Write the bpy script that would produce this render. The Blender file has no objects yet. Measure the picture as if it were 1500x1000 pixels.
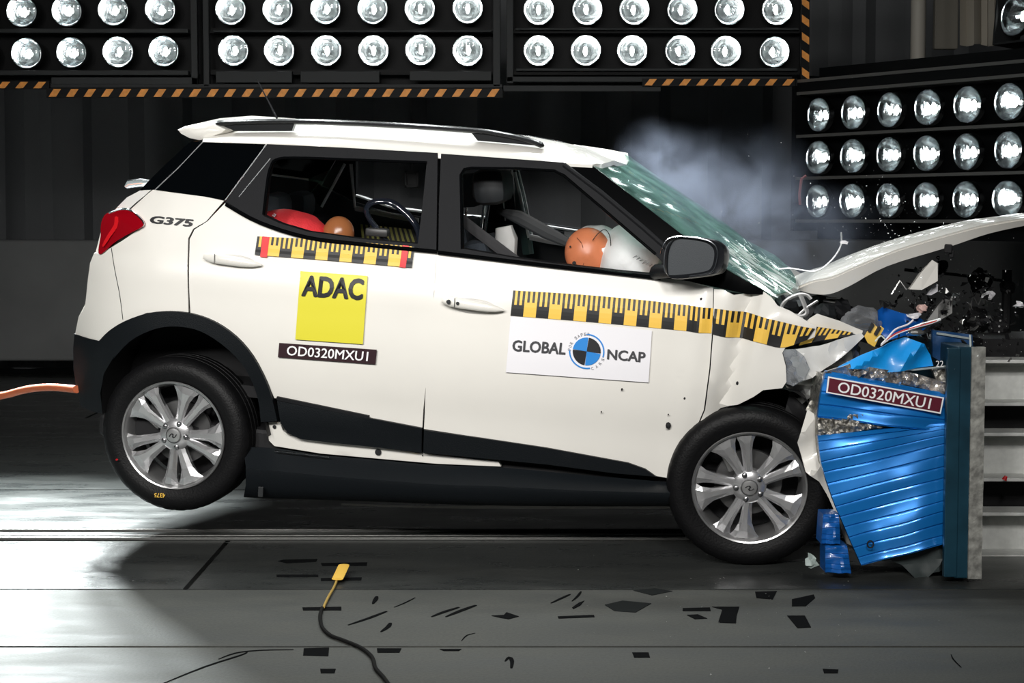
import bpy, bmesh, math, random
from math import sin, cos, pi, radians, atan
from mathutils import Vector, Matrix, Euler, noise
from mathutils.geometry import delaunay_2d_cdt
random.seed(7)
scene = bpy.context.scene
COL = scene.collection

# ------------------------------------------------------------------ camera, world, lights, exposure
F, DCAM, HCAM = 2600.0, 7.05, 1.40            # focal length in pixels of the 1500x1000 frame; metres
PITCH = atan(180 / F)
cd = bpy.data.cameras.new('camera'); cam = bpy.data.objects.new('camera', cd); COL.objects.link(cam)
cam.location = (0, -DCAM, HCAM); cam.rotation_euler = (pi / 2 - PITCH, 0, 0)
cd.sensor_width = 36; cd.lens = 36 * F / 1500; cd.clip_end = 200
scene.camera = cam
w = bpy.data.worlds.new('world'); scene.world = w; w.use_nodes = True
w.node_tree.nodes['Background'].inputs[0].default_value = (0.75, 0.9, 1, 1)
w.node_tree.nodes['Background'].inputs[1].default_value = 0.012
vs = scene.view_settings
vs.view_transform = 'Standard'; vs.look = 'None'; vs.gamma = 1; vs.use_curve_mapping = False
vs.exposure = 0.0

def aim(o, target):
    o.rotation_euler = (Vector(target) - o.location).to_track_quat('-Z', 'Y').to_euler()
def disc_lamp(loc, target, power, size=.3, col=(1, .98, .95), spread=180):
    l = bpy.data.lights.new('studio_lamp', 'AREA'); l.shape = 'DISK'; l.size = size; l.energy = power; l.color = col
    l.spread = radians(spread)
    o = bpy.data.objects.new('studio_lamp', l); COL.objects.link(o); o.location = loc; aim(o, target)
    return o
# front lamp bank, above and behind the camera
for i in range(4):
    for j in range(2):
        disc_lamp((-3.6 + 1.4 * i, -5.8 - .6 * j, 3.0 + .8 * j), (-1.7 + .75 * i, .3, 1.0), 9.8, .45, spread=60)
# overhead lamp bank above the car
for i in range(7):
    for j in range(3):
        disc_lamp((-2.4 + .62 * i, .9 + .62 * j, 3.7), (-2.0 + .55 * i, .5 + .5 * j, 0), 5, .22, (.95, 1, 1), spread=100)
# rear lamps above the visible banks, throwing glare across the floor on the left
for i in range(3):
    disc_lamp((-3.1 + .4 * i, 3.6, 2.95), (-2.9 + .15 * i, .3, 0), 98, .3, (.93, 1, 1), spread=60)

# ------------------------------------------------------------------ pixel -> point helpers
CAMP = Vector((0, -DCAM, HCAM))
def ray(px, py):
    u = (px - 750) / F; v = -(py - 500) / F
    return Vector((u, cos(PITCH) + v * sin(PITCH), v * cos(PITCH) - sin(PITCH)))
def W(px, py, y=0.0):
    d = ray(px, py); t = (y - CAMP.y) / d.y
    return CAMP + d * t
def FL(px, py, z=0.0):
    d = ray(px, py); return CAMP + d * ((z - CAMP.z) / d.z)
CARO = Vector((.944, .023, 0))
CARR = (Euler((0, 0, radians(-8.5))).to_matrix() @ Euler((0, radians(4.3), 0)).to_matrix() @ Euler((radians(4), 0, 0)).to_matrix())
CARI = CARR.transposed(); CARC = CARI @ (CAMP - CARO)
def U(px, py, y=0.0):
    d = CARI @ ray(px, py); return CARC + d * ((y - CARC.y) / d.y)
def c2w(p): return CARO + CARR @ Vector(p)
def YS(x, z):
    if z > 1.12: y = .034 + (z - 1.12) * .31
    else:
        y = -.012 + .05 * ((z - .82) / .32) ** 2 if z > .5 else -.012 + .05 + (.5 - z) * .16
    y += .010 * math.exp(-((z - (.62 + .05 * (x + 1.3))) / .03) ** 2) * 0  # plain door skin
    y -= .012 * math.exp(-((z - 1.0) / .07) ** 2)
    if x < -2.5: y += ((-2.5 - x) / .42) ** 2 * .20
    if x > .0: y += x * x * .5
    return y
def S(px, py, off=0.0):
    y = 0.03
    for _ in range(12):
        p = U(px, py, y); y += .7 * (YS(p.x, p.z) + off - y)
    p = U(px, py, y); return Vector((p.x, YS(p.x, p.z) + off, p.z))
def cat(pts, n=4, closed=False):
    """Catmull-Rom through 2-D/3-D points"""
    P = [Vector(p) for p in pts]; out = []
    m = len(P)
    rng = range(m) if closed else range(m - 1)
    for i in rng:
        if closed: a, b, c, d = P[i - 1], P[i], P[(i + 1) % m], P[(i + 2) % m]
        else: a, b, c, d = P[max(i - 1, 0)], P[i], P[i + 1], P[min(i + 2, m - 1)]
        for k in range(n):
            t = k / n
            out.append(.5 * ((2 * b) + (c - a) * t + (2 * a - 5 * b + 4 * c - d) * t * t + (3 * b - a - 3 * c + d) * t ** 3))
    if not closed: out.append(P[-1])
    return [tuple(p) for p in out]

# ------------------------------------------------------------------ materials
MATS = {}
def mat(name, col, rough=.5, metal=0.0, coat=0.0, nscale=0, namt=0.0, bump=0.0, bscale=40, spec=.5, emit=None, estr=0, trans=0, ior=1.45, col2=None):
    if name in MATS: return MATS[name]
    m = bpy.data.materials.new(name); m.use_nodes = True; nt = m.node_tree; b = nt.nodes['Principled BSDF']
    b.inputs['Base Color'].default_value = (*col, 1); b.inputs['Roughness'].default_value = rough
    b.inputs['Metallic'].default_value = metal; b.inputs['Coat Weight'].default_value = coat
    b.inputs['Coat Roughness'].default_value = .05
    b.inputs['Specular IOR Level'].default_value = spec
    b.inputs['Transmission Weight'].default_value = trans; b.inputs['IOR'].default_value = ior
    if emit: b.inputs['Emission Color'].default_value = (*emit, 1); b.inputs['Emission Strength'].default_value = estr
    tc = nt.nodes.new('ShaderNodeTexCoord')
    if nscale:
        n = nt.nodes.new('ShaderNodeTexNoise'); n.inputs['Scale'].default_value = nscale; n.inputs['Detail'].default_value = 6
        nt.links.new(tc.outputs['Object'], n.inputs['Vector'])
        r = nt.nodes.new('ShaderNodeValToRGB')
        c2 = col2 or tuple(max(0, c * (1 - namt)) for c in col)
        r.color_ramp.elements[0].position = .35; r.color_ramp.elements[1].position = .65
        r.color_ramp.elements[0].color = (*c2, 1); r.color_ramp.elements[1].color = (*col, 1)
        nt.links.new(n.outputs[0], r.inputs[0]); nt.links.new(r.outputs[0], b.inputs['Base Color'])
    if bump:
        n = nt.nodes.new('ShaderNodeTexNoise'); n.inputs['Scale'].default_value = bscale; n.inputs['Detail'].default_value = 5
        nt.links.new(tc.outputs['Object'], n.inputs['Vector'])
        bp = nt.nodes.new('ShaderNodeBump'); bp.inputs['Strength'].default_value = bump; bp.inputs['Distance'].default_value = .01
        nt.links.new(n.outputs[0], bp.inputs['Height']); nt.links.new(bp.outputs[0], b.inputs['Normal'])
    MATS[name] = m; return m
white = mat('white paint', (.76, .74, .69), .35, coat=.6, nscale=3, namt=.03)
satin = mat('dark satin frame', (.012, .0125, .014), .6, bump=.15, bscale=300, spec=.12)
plast = mat('black plastic cladding', (.005, .0065, .008), .5, spec=.18, bump=.2, bscale=250)
gloss = mat('gloss black', (.002, .0022, .0025), .12, spec=.05)
tint = mat('dark tinted glass', (.0015, .002, .0025), .05, spec=.10)
rubber = mat('tyre rubber', (.0045, .0045, .005), .5, spec=.22, bump=.2, bscale=120)
alloy = mat('machined alloy', (.62, .62, .63), .26, metal=.8)
alloyd = mat('rim barrel alloy', (.5, .5, .5), .3, metal=.85)
dark = mat('dark interior', (.010, .012, .014), .6)
black = mat('deep black', (.004, .004, .005), .7)
chrome = mat('chrome', (.85, .87, .9), .12, metal=1)
steel = mat('bare steel', (.42, .42, .41), .35, metal=.8, nscale=14, namt=.5)
fabric = mat('dark seat fabric', (.018, .024, .032), .85, bump=.3, bscale=200)
greyfab = mat('grey seat fabric', (.06, .075, .09), .85, bump=.3, bscale=200)
bagm = mat('airbag cloth', (.75, .76, .76), .8, bump=.5, bscale=25)
orange = mat('orange dummy skin', (.62, .20, .09), .38, nscale=12, namt=.15)
brown = mat('brown dummy skin', (.30, .11, .04), .25)
redm = mat('red knit', (.78, .04, .05), .7, bump=.4, bscale=120)
redl = mat('red lamp lens', (.26, .002, .007), .08, coat=1)
redb = mat('bright red lens strip', (.6, .01, .015), .15, coat=1)
yel = mat('yellow sticker', (.66, .60, .035), .45)
tapey = mat('tape yellow', (.84, .52, .08), .5)
tapek = mat('tape black', (.012, .012, .012), .5)
taper = mat('tape red', (.75, .01, .015), .45)
plate = mat('maroon black label', (.030, .012, .016), .4)
inkk = mat('black print', (.008, .008, .010), .5)
inkw = mat('white print', (.88, .88, .88), .5)
inkb = mat('blue print', (.02, .22, .62), .45)
sheetw = mat('white vinyl', (.80, .79, .82), .4)
blue = mat('blue painted aluminium', (.010, .20, .62), .28, metal=.35, coat=.3, nscale=5, namt=.2)
bluet = mat('teal blue steel', (.012, .06, .095), .4, metal=.3, nscale=6, namt=.45)
blued = mat('dark blue steel', (.008, .055, .16), .4, metal=.2)
honey = mat('crushed honeycomb', (.55, .53, .48), .35, metal=.8, nscale=60, namt=.75, bump=1, bscale=70)
wood = mat('worn plate edge', (.36, .36, .33), .7, nscale=22, namt=.6, bump=.6, bscale=60)
beam = mat('pale grey beam', (.78, .79, .76), .5, nscale=30, namt=.12)
framem = mat('bank frame grey', (.024, .026, .027), .6, spec=.2)
panelk = mat('bank panel black', (.0025, .003, .0035), .55, spec=.15)
curt = mat('black drape', (.22, .23, .24), .9, spec=.2, bump=.3, bscale=80)
curtg = mat('grey drape', (.40, .37, .31), .85)
barrg = mat('grey low wall', (.26, .27, .27), .5, nscale=2, namt=.15)
haz = mat('hazard orange', (.78, .30, .045), .55, nscale=40, namt=.2)
refl = mat('lamp reflector', (.66, .71, .73), .13, metal=1, bump=.45, bscale=22)
bulbm = mat('lit bulb', (1, 1, 1), .5, emit=(1, .99, .97), estr=22)
filam = mat('lit reflector core', (1, 1, 1), .5, emit=(.97, 1, 1), estr=7)
cabo = mat('orange cable', (.50, .12, .045), .7, nscale=8, namt=.1)
taped = mat('black floor tape', (.006, .0065, .007), .95, spec=.02)
def concrete(nm, ca, cb, ra, rb):
    m = bpy.data.materials.new(nm); m.use_nodes = True; nt = m.node_tree; b = nt.nodes['Principled BSDF']
    L = nt.links.new
    g = nt.nodes.new('ShaderNodeNewGeometry')
    mp = nt.nodes.new('ShaderNodeMapping'); mp.inputs['Scale'].default_value = (.8, 2.2, 1); L(g.outputs['Position'], mp.inputs[0])
    n = nt.nodes.new('ShaderNodeTexNoise'); n.inputs['Scale'].default_value = 2.2; n.inputs['Detail'].default_value = 8; n.inputs['Roughness'].default_value = .65
    L(mp.outputs[0], n.inputs[0])
    r = nt.nodes.new('ShaderNodeValToRGB'); r.color_ramp.elements[0].position = .3; r.color_ramp.elements[1].position = .72
    r.color_ramp.elements[0].color = (*ca, 1); r.color_ramp.elements[1].color = (*cb, 1)
    L(n.outputs[0], r.inputs[0])
    n2 = nt.nodes.new('ShaderNodeTexNoise'); n2.inputs['Scale'].default_value = 90; n2.inputs['Detail'].default_value = 4; L(g.outputs['Position'], n2.inputs[0])
    mx = nt.nodes.new('ShaderNodeMixRGB'); mx.blend_type = 'MULTIPLY'; mx.inputs[0].default_value = .55
    L(r.outputs[0], mx.inputs[1]); L(n2.outputs[0], mx.inputs[2]); L(mx.outputs[0], b.inputs['Base Color'])
    mr = nt.nodes.new('ShaderNodeMapRange'); mr.inputs[1].default_value = .3; mr.inputs[2].default_value = .7; mr.inputs[3].default_value = ra; mr.inputs[4].default_value = rb
    L(n.outputs[0], mr.inputs[0]); L(mr.outputs[0], b.inputs['Roughness'])
    bp = nt.nodes.new('ShaderNodeBump'); bp.inputs['Strength'].default_value = .35; bp.inputs['Distance'].default_value = .004
    L(n2.outputs[0], bp.inputs['Height']); L(bp.outputs[0], b.inputs['Normal'])
    return m
floorm = concrete('inner floor plates', (.030, .034, .034), (.070, .074, .070), .22, .40)
floorn = concrete('near floor plates', (.040, .044, .041), (.095, .097, .085), .68, .85)
def glass_mat(name, col, fac, rough=.03, diff=.0, dcol=(.4, .6, .55)):
    m = bpy.data.materials.new(name); m.use_nodes = True; nt = m.node_tree; nt.nodes.clear(); L = nt.links.new
    o = nt.nodes.new('ShaderNodeOutputMaterial'); t = nt.nodes.new('ShaderNodeBsdfTransparent'); t.inputs[0].default_value = (*col, 1)
    g = nt.nodes.new('ShaderNodeBsdfGlossy'); g.inputs['Roughness'].default_value = rough; g.inputs['Color'].default_value = (1, 1, 1, 1)
    mx = nt.nodes.new('ShaderNodeMixShader'); mx.inputs[0].default_value = fac
    L(t.outputs[0], mx.inputs[1]); L(g.outputs[0], mx.inputs[2]); last = mx
    if diff:
        d = nt.nodes.new('ShaderNodeBsdfDiffuse'); d.inputs[0].default_value = (*dcol, 1)
        n = nt.nodes.new('ShaderNodeTexNoise'); n.inputs['Scale'].default_value = 9; n.inputs['Detail'].default_value = 7
        tc = nt.nodes.new('ShaderNodeTexCoord'); L(tc.outputs['Object'], n.inputs[0])
        mr = nt.nodes.new('ShaderNodeMapRange'); mr.inputs[1].default_value = .38; mr.inputs[2].default_value = .75; mr.inputs[3].default_value = diff * .35; mr.inputs[4].default_value = diff * 1.5
        L(n.outputs[0], mr.inputs[0])
        m2 = nt.nodes.new('ShaderNodeMixShader'); L(mr.outputs[0], m2.inputs[0]); L(mx.outputs[0], m2.inputs[1]); L(d.outputs[0], m2.inputs[2]); last = m2
    L(last.outputs[0], o.inputs[0]); return m
wsglass = glass_mat('green windscreen glass', (.60, .73, .68), .22, .02, .19, (.28, .52, .45))
sideglass = glass_mat('green side glass', (.35, .5, .45), .06)
lensglass = glass_mat('clear lens glass', (.97, .99, .99), .03)
milky = glass_mat('milky plastic', (.7, .72, .74), .12, .15, .4, (.55, .57, .6))

# ------------------------------------------------------------------ mesh helpers
def tag(o, label=None, cat_=None, group=None, kind=None):
    if label: o['label'] = label
    if cat_: o['category'] = cat_
    if group: o['group'] = group
    if kind: o['kind'] = kind
    return o
def mk(name, V, FC, mats, parent=None, smooth=False, fm=None, ang=None):
    me = bpy.data.meshes.new(name); me.from_pydata([tuple(v) for v in V], [], FC)
    for m in (mats if isinstance(mats, (list, tuple)) else [mats]): me.materials.append(m)
    if fm: me.polygons.foreach_set('material_index', fm)
    bm = bmesh.new(); bm.from_mesh(me)
    if not fm: bmesh.ops.remove_doubles(bm, verts=bm.verts, dist=1e-6)
    bmesh.ops.recalc_face_normals(bm, faces=bm.faces); bm.to_mesh(me); bm.free()
    if smooth:
        me.polygons.foreach_set('use_smooth', [True] * len(me.polygons))
        me.set_sharp_from_angle(angle=radians(ang or 38))
    me.update()
    o = bpy.data.objects.new(name, me); COL.objects.link(o)
    if parent: o.parent = parent
    return o
def empty(name, loc=(0, 0, 0), rot=None):
    o = bpy.data.objects.new(name, None); COL.objects.link(o); o.empty_display_size = .1
    o.matrix_world = Matrix.Translation(loc) @ (rot.to_4x4() if rot else Matrix.Identity(4))
    return o
class MB:
    def __init__(s): s.V = []; s.F = []; s.M = []
    def add(s, V, FC, mi=0):
        b = len(s.V); s.V += [Vector(v) for v in V]; s.F += [tuple(b + i for i in f) for f in FC]; s.M += [mi] * len(FC)
    def box(s, c, d, rot=None, mi=0, ch=0.0):
        c = Vector(c); hx, hy, hz = d[0] / 2, d[1] / 2, d[2] / 2
        if ch <= 0:
            vs_ = [Vector((x, y, z)) for x in (-hx, hx) for y in (-hy, hy) for z in (-hz, hz)]
            fs = [(0, 1, 3, 2), (4, 6, 7, 5), (0, 4, 5, 1), (2, 3, 7, 6), (0, 2, 6, 4), (1, 5, 7, 3)]
        else:
            bm = bmesh.new(); bmesh.ops.create_cube(bm, size=1)
            for v in bm.verts: v.co = Vector((v.co.x * d[0], v.co.y * d[1], v.co.z * d[2]))
            bmesh.ops.bevel(bm, geom=bm.edges[:], offset=ch, segments=2, affect='EDGES', profile=.5)
            bm.verts.index_update(); vs_ = [v.co.copy() for v in bm.verts]; fs = [tuple(v.index for v in f.verts) for f in bm.faces]; bm.free()
        if rot: vs_ = [rot @ v for v in vs_]
        s.add([c + v for v in vs_], fs, mi)
    def tube(s, pts, rad, n=10, mi=0, cap=True, flat=None):
        P = [Vector(p) for p in pts]; m = len(P)
        R_ = rad if isinstance(rad, list) else [rad] * m
        up = None; V = []; FC = []
        for i in range(m):
            t = (P[min(i + 1, m - 1)] - P[max(i - 1, 0)]).normalized()
            if up is None: up = t.orthogonal().normalized() if not flat else (Vector(flat) - t * t.dot(Vector(flat))).normalized()
            else:
                if flat: up = Vector(flat)
                up = (up - t * t.dot(up)).normalized()
            sd = t.cross(up); r = R_[i]; ra, rb = (r if isinstance(r, tuple) else (r, r))
            for k in range(n):
                a = 2 * pi * k / n; V.append(P[i] + up * cos(a) * ra + sd * sin(a) * rb)
        for i in range(m - 1):
            for k in range(n):
                FC.append((i * n + k, i * n + (k + 1) % n, (i + 1) * n + (k + 1) % n, (i + 1) * n + k))
        if cap: FC.append(tuple(range(n))[::-1]); FC.append(tuple((m - 1) * n + k for k in range(n)))
        s.add(V, FC, mi)
    def lathe(s, prof, n=48, axis='y', c=(0, 0, 0), mi=0, a0=0, a1=2 * pi, close=False):
        """prof: list of (r, h) along the axis; axis y: circle in xz"""
        full = abs(a1 - a0 - 2 * pi) < 1e-6; V = []; FC = []; k_ = n if full else n + 1
        for (r, h) in prof:
            for i in range(k_):
                a = a0 + (a1 - a0) * i / n
                if axis == 'y': V.append(Vector(c) + Vector((r * cos(a), h, r * sin(a))))
                else: V.append(Vector(c) + Vector((r * cos(a), r * sin(a), h)))
        P = len(prof)
        for j in range(P - 1 + (1 if close else 0)):
            j2 = (j + 1) % P
            for i in range(n):
                i2 = (i + 1) % k_
                FC.append((j * k_ + i, j * k_ + i2, j2 * k_ + i2, j2 * k_ + i))
        s.add(V, FC, mi)
    def ell(s, c, r, nu=20, nv=12, rot=None, mi=0, fn=None):
        V = []; FC = []
        for j in range(nv + 1):
            ph = pi * j / nv
            for i in range(nu):
                th = 2 * pi * i / nu; v = Vector((sin(ph) * cos(th), sin(ph) * sin(th), cos(ph)))
                k = fn(v) if fn else 1
                v = Vector((v.x * r[0], v.y * r[1], v.z * r[2])) * k
                if rot: v = rot @ v
                V.append(Vector(c) + v)
        for j in range(nv):
            for i in range(nu): FC.append((j * nu + i, j * nu + (i + 1) % nu, (j + 1) * nu + (i + 1) % nu, (j + 1) * nu + i))
        s.add(V, FC, mi)
    def grid(s, rows, mi=0, thick=0, tv=None):
        n = len(rows[0]); V = [Vector(p) for r in rows for p in r]; FC = []
        for j in range(len(rows) - 1):
            for i in range(n - 1): FC.append((j * n + i, j * n + i + 1, (j + 1) * n + i + 1, (j + 1) * n + i))
        if thick:
            tv = Vector(tv) * thick; b = len(V); V += [v + tv for v in V]; m = len(rows)
            FC += [tuple(b + i for i in f[::-1]) for f in FC]
            rim = [i for i in range(n)] + [j * n + n - 1 for j in range(1, m)] + [(m - 1) * n + i for i in range(n - 2, -1, -1)] + [j * n for j in range(m - 2, 0, -1)]
            for k in range(len(rim)): a, c2 = rim[k], rim[(k + 1) % len(rim)]; FC.append((a, c2, b + c2, b + a))
        s.add(V, FC, mi)
    def build(s, name, mats, parent=None, smooth=False, ang=None, off=None):
        V = s.V if off is None else [v - Vector(off) for v in s.V]
        multi = isinstance(mats, (list, tuple)) and len(mats) > 1
        return mk(name, V, s.F, mats, parent, smooth, s.M if multi else None, ang)
def inside(p, poly):
    x, y = p; c = False; j = len(poly) - 1
    for i in range(len(poly)):
        xi, yi = poly[i][0], poly[i][1]; xj, yj = poly[j][0], poly[j][1]
        if (yi > y) != (yj > y) and x < (xj - xi) * (y - yi) / (yj - yi) + xi: c = not c
        j = i
    return c
def triangulate(poly, holes, g):
    def sub(P):
        out = []
        for i in range(len(P)):
            a, b = Vector(P[i][:2]), Vector(P[(i + 1) % len(P)][:2]); n = max(1, int((b - a).length / g + .5))
            for k in range(n): out.append(a + (b - a) * k / n)
        return out
    loops = [sub(poly)] + [sub(h) for h in holes]; V = []; E = []
    for L_ in loops:
        b = len(V); V += L_; E += [(b + i, b + (i + 1) % len(L_)) for i in range(len(L_))]
    bnd = list(V)
    xs = [v.x for v in loops[0]]; zs = [v.y for v in loops[0]]
    z = min(zs) + g / 2; row = 0
    while z < max(zs):
        x = min(xs) + (g / 2 if row % 2 else 0)
        while x < max(xs):
            p = (x, z)
            if inside(p, poly) and not any(inside(p, h) for h in holes) and min((b.x - x) ** 2 + (b.y - z) ** 2 for b in bnd) > (g * .45) ** 2: V.append(Vector(p))
            x += g
        z += g * .87; row += 1
    r = delaunay_2d_cdt(V, E, [], 0, 1e-7)
    VV, FF = r[0], []
    for f in r[2]:
        c = sum((VV[i] for i in f), Vector((0, 0))) / len(f)
        if inside(c, poly) and not any(inside(c, h) for h in holes): FF.append(tuple(f))
    return VV, FF
def slab(V2, FF, fn, thick, tv):
    """front layer fn(x,z)->Vector, back layer offset tv(v)*thick, rim walls"""
    A = [fn(v.x, v.y) for v in V2]; B = [a + tv * thick for a in A]; n = len(A)
    FC = list(FF) + [tuple(n + i for i in f[::-1]) for f in FF]; cnt = {}
    for f in FF:
        for i in range(len(f)):
            a, b = f[i], f[(i + 1) % len(f)]; k = (min(a, b), max(a, b)); cnt.setdefault(k, []).append((a, b))
    for k, v in cnt.items():
        if len(v) == 1: a, b = v[0]; FC.append((b, a, n + a, n + b))
    return A + B, FC
WIDTH = 1.80
def panel(name, px, m, parent, off=0.0, thick=.014, g=.05, holes=(), bump=None, far=False, smooth=True, pos=None):
    """car body panel: outline given on the car side, laid on the shaped side surface"""
    poly = [(lambda q: (q.x, q.z))(S(*p, off)) for p in px]
    hl = [[(lambda q: (q.x, q.z))(S(*p, off)) for p in h] for h in holes]
    V2, FF = triangulate(poly, hl, g)
    def fn(x, z):
        y = YS(x, z) + off + (bump(x, z) if bump else 0)
        return Vector((x, WIDTH - y if far else y, z))
    V, FC = slab(V2, FF, fn, thick, Vector((0, -1 if far else 1, 0)))
    return mk(name, V, FC, m, parent, smooth, ang=32)
def pboth(name, px, m, parent, **k):
    a = panel(name, px, m, parent, **k); panel(name, px, m, parent, far=True, **k); return a
def wslab(name, px, yw, thick, m, parent=None, org=(0, 0, 0), g=.08, bump=None, frame='w', smooth=False, slope=None):
    """plate outlined on the plane y=yw (world or car frame) with real thickness going away from the camera"""
    fnp = (lambda p: W(p[0], p[1], yw)) if frame == 'w' else (lambda p: U(p[0], p[1], yw))
    poly = [(fnp(p).x, fnp(p).z) for p in px]; V2, FF = triangulate(poly, [], g)
    o = Vector(org)
    V, FC = slab(V2, FF, lambda x, z: Vector((x, yw + (bump(x, z) if bump else 0), z)) - o, thick, Vector((0, 1, 0)))
    return mk(name, V, FC, m, parent, smooth, ang=30)
def lerp(a, b, t): return a + (b - a) * t
def quadpt(q, s_, t):      # q: TL TR BR BL
    a = Vector(q[0]).lerp(Vector(q[1]), s_); b = Vector(q[3]).lerp(Vector(q[2]), s_); return a.lerp(b, t)
TK = []
def text_geo(txt, bold=0.0):
    cu = bpy.data.curves.new('t', 'FONT'); cu.body = txt; cu.size = 1; cu.resolution_u = 3
    ob = bpy.data.objects.new('t', cu); COL.objects.link(ob)
    bpy.context.view_layer.update()
    me = bpy.data.meshes.new_from_object(ob.evaluated_get(bpy.context.evaluated_depsgraph_get()))
    V = [v.co.copy() for v in me.vertices]; FC = [tuple(p.vertices) for p in me.polygons]
    bpy.data.objects.remove(ob); bpy.data.curves.remove(cu); bpy.data.meshes.remove(me)
    if bold:
        n = len(V); V = [v + Vector(d) for d in [(bold * cos(k * pi / 6), .7 * bold * sin(k * pi / 6), 0) for k in range(12)] + [(0, 0, 0)] for v in V]; FC = [tuple(q * n + i for i in f) for q in range(13) for f in FC]
    x0, x1 = min(v.x for v in V), max(v.x for v in V); y0, y1 = min(v.y for v in V), max(v.y for v in V)
    n0 = max(1, len(V) // 13); TK[:] = [(i // n0) * 4e-5 if bold else 0 for i in range(len(V))]
    return [((v.x - x0) / (x1 - x0), (y1 - v.y) / (y1 - y0)) for v in V], FC
def lettering(name, txt, quad, m, parent, place, bold=0.0):
    T, FC = text_geo(txt, bold)
    V = [place(*quadpt(quad, s_, t)) - Vector((0, TK[i], 0)) for i, (s_, t) in enumerate(T)]
    me = bpy.data.meshes.new(name); me.from_pydata(V, [], FC); me.materials.append(m); me.update()
    o = bpy.data.objects.new(name, me); COL.objects.link(o); o.parent = parent; return o
def decal(name, quad, m, parent, place, n=(8, 4)):
    b = MB(); b.grid([[place(*quadpt(quad, i / n[0], j / n[1])) for i in range(n[0] + 1)] for j in range(n[1] + 1)])
    return b.build(name, m, parent, smooth=True)
#PART2

# ------------------------------------------------------------------ floor, drapes, low wall
fl = MB(); fl.box((0, 4, -.06), (26, 22, .08)); flo = tag(fl.build('floor', black), kind='structure')
def fy(py): return FL(750, py).y
edges = [-3.6, -2.9, -2.25, fy(947), fy(863), fy(791), fy(780), fy(717), fy(676), 4.3, fy(612), 7.0, 8.9]
for i in range(len(edges) - 1):
    a, b = edges[i], edges[i + 1]
    cuts = {3: [-9, 9], 4: [-9, FL(303, 827).x, 9]}.get(i, [-9, -4.1 + (i % 3) * 1.1, 3.4 + (i % 2), 9])
    if i == 5: cuts = [-9, 9]
    for k in range(len(cuts) - 1):
        x0, x1 = cuts[k], cuts[k + 1]
        p = MB(); gap = .011; top = .006 if i == 5 else 0
        sk = .06 if i == 4 else 0
        V = [(x0 + gap, a + gap, top - .02), (x1 - gap, a + gap, top - .02), (x1 - gap, b - gap, top - .02), (x0 + gap, b - gap, top - .02)]
        p.add(V + [(v[0], v[1], top) for v in V], [(0, 1, 5, 4), (1, 2, 6, 5), (2, 3, 7, 6), (3, 0, 4, 7), (4, 5, 6, 7)])
        p.build('floor_plate', floorn if i < 4 else floorm, flo)
r_ = MB()
for yy, h in ((fy(791), .014), (fy(780), .018), (fy(786), .01)):
    r_.box((0, yy, h / 2), (18, .022, h), ch=.003)
r_.build('floor_rail', mat('worn rail', (.10, .10, .095), .45, metal=.5), flo)
c = MB(); rows = []
for z in (0.0, 2.5, 5.5):
    rows.append([(x * .12 - 11, 9.6 + .09 * sin(x * .9) + .05 * sin(x * 2.3 + 1) + .12 * noise.noise(Vector((x * .35, z * .3, 0))), z) for x in range(190)])
c.grid(rows); tag(c.build('wall_back', curt, smooth=True), kind='structure')
b = MB(); b.box((0, 9.0, .665), (20, .22, 1.09), ch=.02); b.box((0, 9.05, .06), (20, .1, .12), mi=0)
lw = empty('low_wall', (0, 9, 0)); tag(lw, 'long grey smooth low wall standing at the back below the black drapes', 'wall')
b = MB(); b.box((0, 0, .665), (20, .2, 1.09), ch=.02); b.build('wall_panel', barrg, lw)
b = MB()
for x in range(-9, 10, 3): b.box((x, .02, .06), (.2, .12, .12))
b.build('foot', black, lw)
b = MB(); b.box((0, 5, 5.6), (22, 22, .1)); tag(b.build('ceiling', black), kind='structure')

# ------------------------------------------------------------------ lamp banks
def lamp_parts(r):
    a = MB()
    prof = [(r, 0), (r * 1.0, .004), (r * .93, .012), (r * .84, .035), (r * .70, .062), (r * .52, .085), (r * .30, .10), (r * .13, .106), (.0005, .107)]
    a.lathe([(r * 1.06, -.004), (r * 1.06, .03), (r * 1.02, -.008), (r, -.004)] + prof, 36)
    bu = MB(); bu.ell((0, .055, 0), (.013, .013, .03), 12, 8)
    co = MB(); co.lathe([(.016, .10), (.014, .085), (.0005, .082)], 12)
    g = MB(); g.lathe([(r * .97, -.002), (r * .6, -.010), (.0005, -.013)], 24)
    return a, bu, co, g
def make_lamp(r, parent, loc, rot=None, first=[None]):
    key = round(r, 4)
    if not first[0] or first[0][0] != key:
        a, bu, co, g = lamp_parts(r)
        L0 = a.build('lamp', refl, parent, True, ang=60)
        subs = [bu.build('bulb', bulbm, L0, True), co.build('bulb_socket', steel, L0, True), g.build('glass', lensglass, L0, True)]
        first[0] = (key, L0, subs); o = L0
    else:
        o = first[0][1].copy(); COL.objects.link(o); o.parent = parent
        for s_ in first[0][2]:
            c_ = s_.copy(); COL.objects.link(c_); c_.parent = o
    o.location = loc
    if rot: o.rotation_euler = rot
    return o
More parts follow.
